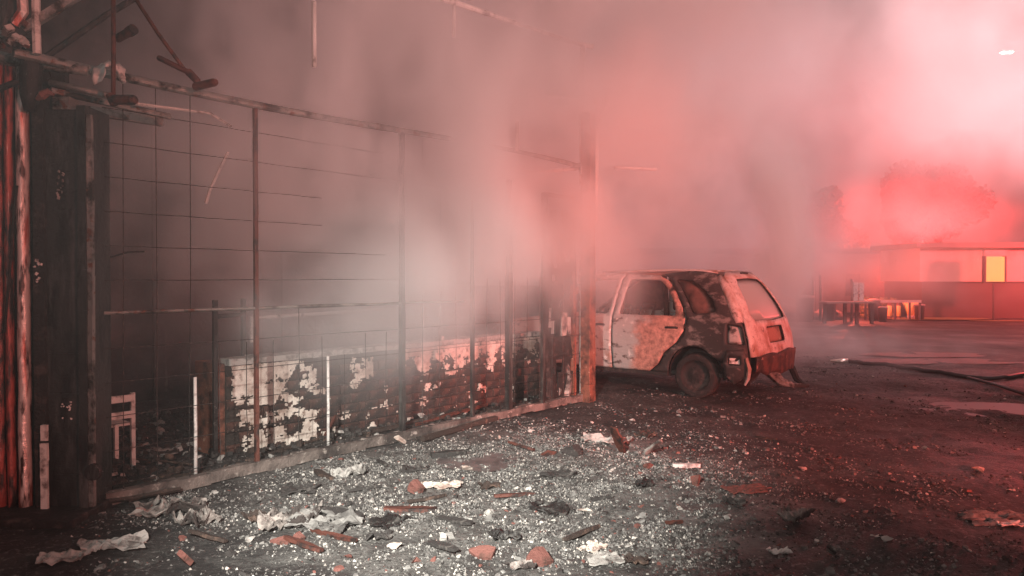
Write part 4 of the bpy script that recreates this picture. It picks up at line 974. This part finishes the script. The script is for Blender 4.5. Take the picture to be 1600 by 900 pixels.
drag(MB().tube([Vector((p.x, p.y, hgt(p.x, p.y) + .03)) for p in p2], .022, 8).build('thin_hose', M['hose'], smooth=True, label='thinner black hose just below the fire hose on the right', cat='hose'))

# ================================================================== FAR RIGHT
fb = empty('far_building', (12, 33, 0), 'low rendered building seen dimly through red smoke behind the car', 'building')
def X(px, y): return (px - 800) / F * y
def Zz(py, y): return H - (py - 435) / F * y
def farbox(px0, px1, py0, py1, y, d, m, name, root, part=True):
    x0, x1 = X(px0, y), X(px1, y); z1, z0 = Zz(py0, y), max(0, Zz(py1, y))
    b = MB().box(((x0 + x1) / 2, y + d / 2, (z0 + z1) / 2), (x1 - x0, d, z1 - z0)); o = b.build(name, m)
    o.data.transform(Matrix.Translation(-root.location)); o.parent = root; return o
farbox(930, 1440, 395, 500, 33, 4, M['farwall'], 'wall', fb)
farbox(920, 1442, 388, 396, 32.7, 4.6, M['fardark'], 'eaves', fb)
for a in (985, 1075, 1250, 1322, 1385): farbox(a, a + 22, 428, 462, 32.96, .1, M['fardark'], 'window', fb)
farbox(1250, 1275, 420, 500, 32.95, .1, M['fardark'], 'shutter', fb)
pb = empty('pale_kiosk', (X(1490, 28), 28, 0), 'pale walled kiosk with a dark base left of the lit yellow sign', 'kiosk')
farbox(1437, 1640, 386, 440, 28, 3, M['farwhite'], 'upper_wall', pb)
farbox(1440, 1640, 440, 499, 28.1, 2.8, M['fardark'], 'base_wall', pb)
farbox(1432, 1650, 379, 387, 27.7, 3.6, M['farwall'], 'roof_edge', pb)
sg = empty('lit_sign', (X(1555, 27), 27, 0), 'yellow lit sign panel with a pale header at the right edge', 'sign')
farbox(1541, 1570, 401, 440, 27, .12, M['signlit'], 'sign_face', sg)
farbox(1539, 1572, 391, 399.5, 26.98, .2, M['farwhite'], 'header', sg)
farbox(1538, 1540.8, 400, 442, 26.98, .16, M['fardark'], 'frame', sg); farbox(1570.2, 1573, 400, 442, 26.98, .16, M['fardark'], 'frame', sg)
farbox(1553, 1557, 442, 500, 27, .08, M['fardark'], 'stand', sg)
# street lamp
sl = empty('street_lamp', (X(1650, 30), 30, 0), 'tall street lamp with a glowing head high at the right edge', 'street lamp')
top = Zz(82, 30); dx = X(1570, 30) - sl.location.x
MB().tube([(0, 0, 0), (0, 0, 4), (0, 0, top - .3)], [.09, .07, .05], 10).build('pole', M['soot'], sl, smooth=True)
MB().tube([(0, 0, top - .3), (dx * .3, 0, top + .05), (dx + .3, 0, top + .02)], [.05, .04, .035], 8).build('arm', M['soot'], sl, smooth=True)
MB().box((dx, 0, top + .03), (.62, .26, .09)).build('lamp_head', M['soot'], sl, bevel=.02)
MB().box((dx, 0, top - .04), (.44, .2, .05)).build('lamp_lens', M['lampglow'], sl, bevel=.01)
# post, bollards, cone, trestle table, drum
ps = G(1456, 494); MBp = MB().tube([(0, 0, 0), (0, 0, .5), (0, 0, 1.5)], [.07, .06, .045], 10)
o = MBp.build('thin_post', M['farwhite'], smooth=True, loc=ps, label='pale slim post in front of the pale kiosk', cat='post')
for k, px in enumerate((1390, 1404)):
    t = empty('bollard', G(px, 499), ('short red bollard with glowing yellow band, left of a pair', 'short red bollard with glowing yellow band, right of a pair')[k], 'bollard', 'pair of banded bollards')
    MB().lathe([(.10, 0), (.09, .05), (.075, .08), (.07, .62), (.05, .66), (0, .67)], n=12).build('body', M['chipred'], t, smooth=True)
    MB().lathe([(.078, .12), (.082, .13), (.080, .50), (.074, .51)], n=12).build('band', M['reflect'], t, smooth=True)
t = empty('traffic_cone', G(1423, 499), 'upturned cone shaped marker with bright yellow band right of the bollards', 'cone')
MB().lathe([(.0, .0), (.10, .0), (.13, .2), (.27, .62), (.24, .62), (.11, .2)], n=14).build('body', M['reflect'], t, smooth=True)
MB().lathe([(.09, 0), (.14, .01), (.14, .14), (.1, .16)], n=14).build('base', M['white'], t, smooth=True)
t = empty('trestle_table', G(1325, 506), 'table with pale red legs and two white upright cards on top', 'table')
MB().box((0, 0, .72), (1.7, .7, .05)).build('table_top', M['farwall'], t)
for x, m in ((-.1, 'chipred'), (.30, 'chipred'), (-.78, 'fardark'), (.80, 'fardark')): MB().box((x, 0, .35), (.10, .08, .69)).build('leg', M[m], t)
for k, px in enumerate((1338, 1347)):
    q = P(px, 477.5, 28); b = MB().box((0, 0, .33), (.15, .05, .62)); o = b.build('white_card', M['white'], loc=Vector((X(px, 24.6), 24.65, .746)), label=('white upright card on the far table, left of two', 'white upright card on the far table, right of two')[k], cat='card', group='white cards on the far table')
for k, (px, y1) in enumerate(((1270, 432), (1282, 430), (1331, 436))):
    q = G(px, 500 + k); drag(MB().tube([q, q + Vector((.02, 0, .9)), q + Vector((0, 0, Zz(y1, q.y)))], .05, 6).build('dark_pole', M['fardark'], label=('dark pole behind the car, leftmost of three', 'dark pole behind the car, middle of three', 'dark pole right behind the far table')[k], cat='pole', group='dark poles beyond the car'))
c = G(1284, 500); lump('sack_heap', c, (1.1, .7, .6), M['farwall'], 'pale heap of sacks beside the dark poles', 'sacks', 44)
c = G(1310, 500); lump('sack_heap', c, (.8, .5, .45), M['fardark'], 'dark heap under the left end of the far table', 'sacks', 47)
t = empty('rusty_drum', G(1592, 492), 'rust red drum heaped with white cloth at the right edge', 'drum')
MB().lathe([(.0, 0), (.48, 0), (.5, .04), (.46, .4), (.5, .42), (.47, .8), (.52, 1.15), (.5, 1.16), (0, 1.12)], n=20).build('body', M['chipred'], t, smooth=True)
lump('white_bundle', G(1596, 492) + Vector((0, 0, 1.2)), (1.5, 1.0, .75), M['white'], 'white bundle heaped on top of the rust red drum', 'bundle', 49)
for (px, py, rx, ry) in ((1455, 499, 2.3, .8), (1490, 491, 1.6, .5), (1540, 490, 1.2, .5), (1590, 502, 1.6, .3)):
    c = G(px, py); blob_sheet('grass_patch', c, rx, ry, M['grass'], hgt(c.x, c.y) + 0.02, px)
farbox2 = empty('low_barrier', (X(1395, 26.5), 26.5, 0), 'low pale rail barrier running behind the bollards', 'barrier')
farbox(1350, 1440, 469, 473, 26.5, .08, M['farwhite'], 'rail', farbox2)
for a in (1352, 1375, 1398, 1421, 1437): farbox(a, a + 2.5, 473, 500, 26.52, .06, M['fardark'], 'leg', farbox2)
for k, (px, py, w_, h_) in enumerate(((1258, 503, .6, .95), (1296, 501, .45, .7), (1366, 501, .4, .8), (1380, 503, .3, .55), (1437, 500, .35, .6))):
    c = G(px, py); t = empty('waste_bin', c, ('wide dark bin just right of the car tail', 'dark bin in front of the pale sack heap', 'tall dark bin right of the far table', 'small dark bin left of the banded bollards', 'dark bin between the cone marker and the slim post')[k], 'bin', 'dark bins in front of the far building')
    MB().lathe([(0, 0), (w_ * .42, 0), (w_ * .5, h_ * .85), (w_ * .53, h_ * .86), (w_ * .53, h_ * .9), (w_ * .46, h_ * .9)], n=14).build('body', M['fardark'], t, smooth=True)
    MB().lathe([(w_ * .54, h_ * .9), (w_ * .5, h_ * .96), (0, h_)], n=14).build('lid', M['farwall'], t, smooth=True)
# low hedge of yellowish scrub between table and bollards
sc = MB()
for k in range(1500):
    px = random.uniform(1345, 1400); c = G(px, random.uniform(490, 497)); z = random.random() * .75
    q = Vector((random.gauss(0, 1), random.gauss(0, 1), random.gauss(0, 1))).normalized() * .06; r_ = q.orthogonal().normalized() * .05
    p = c + Vector((0, 0, z)); sc.add([p - q, p + r_, p + q, p - r_], [(0, 1, 2, 3)])
drag(sc.build('low_hedge', M['grass'], label='low yellowish hedge between the far table and the bollards', cat='hedge'))

def tree(c, h, rx, rz, lab, seed, nleaf=9000, leaf=.16):
    t = empty('round_tree', c, lab, 'tree', 'trees behind the far building')
    rng = random.Random(seed)
    b = MB(); b.tube([(0, 0, 0), (.05, 0, h * .25), (0, .05, h * .5), (.1, 0, h * .8)], [.22, .17, .13, .04], 8)
    ends = []
    for k in range(9):
        q = k * 2.4 + seed; z0 = h * (.35 + .04 * k); e = Vector((math.cos(q) * rx * .7, math.sin(q) * rx * .7, z0 + rz * (.4 + .3 * rng.random())))
        b.tube([(0, 0, z0), e * .5 + Vector((0, 0, z0 * .5)), e], [.08, .05, .02], 6); ends.append(e)
    b.build('trunk', M['bark'], t, smooth=True)
    cen = []
    for k in range(26):
        d = Vector((rng.gauss(0, 1), rng.gauss(0, 1), rng.gauss(0, 1))).normalized() * rng.uniform(.3, .95)
        cen.append((Vector((d.x * rx, d.y * rx, h - rz + d.z * rz * .95)), rng.uniform(.25, .45) * rx))
    lf = MB()
    for k in range(nleaf):
        c0, r0 = cen[rng.randrange(len(cen))]
        d = Vector((rng.gauss(0, 1), rng.gauss(0, 1), rng.gauss(0, 1))).normalized() * r0 * rng.random() ** .4
        p = c0 + d; a = Vector((rng.gauss(0, 1), rng.gauss(0, 1), rng.gauss(0, 1))).normalized(); s = a.orthogonal().normalized()
        lf.add([p - a * leaf, p + s * leaf * .5, p + a * leaf, p - s * leaf * .5], [(0, 1, 2, 3)])
    lf.build('crown', M['leaf'], t)
tree(Vector((X(1288, 37), 37, 0)), Zz(284, 37), 2.0, 1.9, 'round dark tree rising behind the low building right of the car', 1)
tree(Vector((X(1440, 42), 42, 0)), Zz(252, 42), 2.6, 2.9, 'larger rounded tree glowing red through smoke behind the pale kiosk', 2, 11000, .2)

# ================================================================== AIR AND SMOKE
hz = MB().box((12, 22, 6.5), (90, 80, 15.4))
hm = bpy.data.materials.new('smoky air'); hm.use_nodes = True; nt = hm.node_tree; nt.nodes.clear()
out = nt.nodes.new('ShaderNodeOutputMaterial'); pv = nt.nodes.new('ShaderNodeVolumePrincipled')
pv.inputs['Color'].default_value = (0.92, 0.88, 0.87, 1); pv.inputs['Density'].default_value = 0.0022; pv.inputs['Anisotropy'].default_value = 0.15
nt.links.new(pv.outputs[0], out.inputs['Volume'])
hz.build('haze', hm, kind='stuff', label='thin smoky air over the whole place')
# drifting smoke: a fog grid filled from soft puffs broken up by noise (x, y, z, rx, ry, rz, density)
near_puffs = [(-1.75, 6.1, 2.3, .8, .5, .8, 1.7), (-.8, 6.8, 2.9, .9, .5, .8, 1.3), (-1.5, 6.9, 2.15, 1.25, .8, .75, 1.5), (-.5, 7.6, 2.5, 1.4, .9, 1.0, 1.5),
              (-1.0, 7.2, 3.7, 2.0, 1.2, 1.2, .8), (.2, 9.2, 3.3, 1.1, 1.0, 1.5, .8), (-3.2, 7.4, 2.0, 1.3, 1.2, 1.3, .4), (.2, 9.0, 5.2, 2.6, 1.6, 1.5, .7), (.1, 8.0, 1.7, .7, .6, .5, .8),
              (-2.6, 7.6, 4.6, 1.2, 1.2, 1.0, .35), (-2.6, 6.6, 2.2, .8, .6, .8, .45), (.6, 8.2, 4.6, 1.2, .9, 1.0, .5),
              (4.05, 11.0, 1.6, .42, .5, .8, 3.0), (3.8, 11.2, 2.8, .6, .6, .9, 2.0), (3.1, 12.4, 4.2, 1.1, 1.0, 1.2, 1.2), (2.2, 13.5, 5.8, 2.6, 2.0, 1.8, .7), (1.5, 13.5, 2.6, 2.6, 1.2, 1.2, .5),
              (6.2, 13.2, .45, 1.6, 1.4, .3, .22)]
far_puffs = [(14.0, 24.5, 2.0, 6.0, 1.8, 1.2, .14), (9.5, 19.5, 6.9, 5.0, 3.0, 2.6, .24), (15.0, 22.0, 7.6, 5.0, 3.5, 2.0, .30), (17.5, 27.0, 7.2, 5.0, 2.5, 1.6, .16), (7.0, 21.0, 2.2, 3.6, 2.5, 1.4, .26), (17.6, 33.0, 4.6, 4.6, 1.8, 1.5, .20), (10.5, 29.0, 2.6, 4.0, 2.0, 1.2, .12)]
def smoke_field(name, puffs, mn, mxx, res, warp_scale, warp, ns, gain, bias, floor, density, label):
    ng = bpy.data.node_groups.new(name + '_field', 'GeometryNodeTree'); ng.interface.new_socket('Geometry', in_out='OUTPUT', socket_type='NodeSocketGeometry')
    N = ng.nodes; L = ng.links
    pos = N.new('GeometryNodeInputPosition')
    def vm(op, a, c=None):
        n = N.new('ShaderNodeVectorMath'); n.operation = op
        for i, q in enumerate((a, c)):
            if q is None: continue
            if hasattr(q, 'links'): L.new(q, n.inputs[i])
            else: n.inputs[i].default_value = q
        return n
    def fm(op, a, c=None, d=None):
        n = N.new('ShaderNodeMath'); n.operation = op
        for i, q in enumerate((a, c, d)):
            if q is None: continue
            if hasattr(q, 'links'): L.new(q, n.inputs[i])
            else: n.inputs[i].default_value = q
        return n.outputs[0]
    # the field is bent by coarse and fine turbulence so that puffs roll and fray
    src = pos.outputs[0]
    for ws, wa, dt in ((warp_scale, warp, 2), (warp_scale * 3.3, warp * .30, 2)):
        wn = N.new('ShaderNodeTexNoise'); wn.inputs['Scale'].default_value = ws; wn.inputs['Detail'].default_value = dt; L.new(src, wn.inputs['Vector'])
        w1 = vm('SUBTRACT', wn.outputs['Color'], (.5, .5, .5)); w2 = vm('MULTIPLY', w1.outputs[0], (wa, wa, wa)); src = vm('ADD', src, w2.outputs[0]).outputs[0]
    tot = None
    for (x, y, z, rx, ry, rz, d) in puffs:
        a = vm('SUBTRACT', src, (x, y, z)).outputs[0]; c = vm('DIVIDE', a, (rx, ry, rz)).outputs[0]
        l2 = vm('DOT_PRODUCT', c, c).outputs['Value']
        e = fm('MULTIPLY', fm('EXPONENT', fm('MULTIPLY', l2, -1.0)), d)
        tot = e if tot is None else fm('ADD', tot, e)
    st_ = vm('MULTIPLY', src, (1.0, 1.0, .72)).outputs[0]
    dn = N.new('ShaderNodeTexNoise'); dn.inputs['Scale'].default_value = ns; dn.inputs['Detail'].default_value = 5; dn.inputs['Roughness'].default_value = .68; L.new(st_, dn.inputs['Vector'])
    k = fm('MAXIMUM', fm('MULTIPLY_ADD', dn.outputs['Fac'], gain, bias), floor)
    den = fm('MAXIMUM', fm('SUBTRACT', fm('MULTIPLY', tot, k), .012), 0.0)
    vc = N.new('GeometryNodeVolumeCube'); L.new(den, vc.inputs['Density'])
    vc.inputs['Min'].default_value = mn; vc.inputs['Max'].default_value = mxx
    for a, q in zip(('Resolution X', 'Resolution Y', 'Resolution Z'), res): vc.inputs[a].default_value = q
    sm_ = bpy.data.materials.new(name); sm_.use_nodes = True; nt = sm_.node_tree; nt.nodes.clear()
    out = nt.nodes.new('ShaderNodeOutputMaterial'); pv = nt.nodes.new('ShaderNodeVolumePrincipled')
    pv.inputs['Color'].default_value = (0.965, 0.955, 0.95, 1); pv.inputs['Density'].default_value = density; pv.inputs['Anisotropy'].default_value = 0.1
    nt.links.new(pv.outputs[0], out.inputs['Volume'])
    stm = N.new('GeometryNodeSetMaterial'); stm.inputs['Material'].default_value = sm_; L.new(vc.outputs[0], stm.inputs[0])
    go = N.new('NodeGroupOutput'); L.new(stm.outputs[0], go.inputs[0])
    vd = bpy.data.volumes.new(name); vo = bpy.data.objects.new(name, vd); COL.objects.link(vo); vd.materials.append(sm_)
    vo.modifiers.new('fill', 'NODES').node_group = ng
    return tag(vo, label, kind='stuff')
smoke_field('smoke', near_puffs, Vector((-7, 5.0, -.1)), Vector((11.0, 17.0, 10.0)), (150, 100, 84), .45, 2.0, 1.15, 12.0, -5.3, .04, 1.35, 'grey pink smoke billowing from the gutted building and the car')
smoke_field('smoke_bank', far_puffs, Vector((-2, 15.5, -.1)), Vector((24, 36, 11.5)), (104, 82, 46), .25, 3.2, .45, 6.0, -2.3, .12, 1.6, 'bank of smoke drifting over the far side of the square')
# ----END
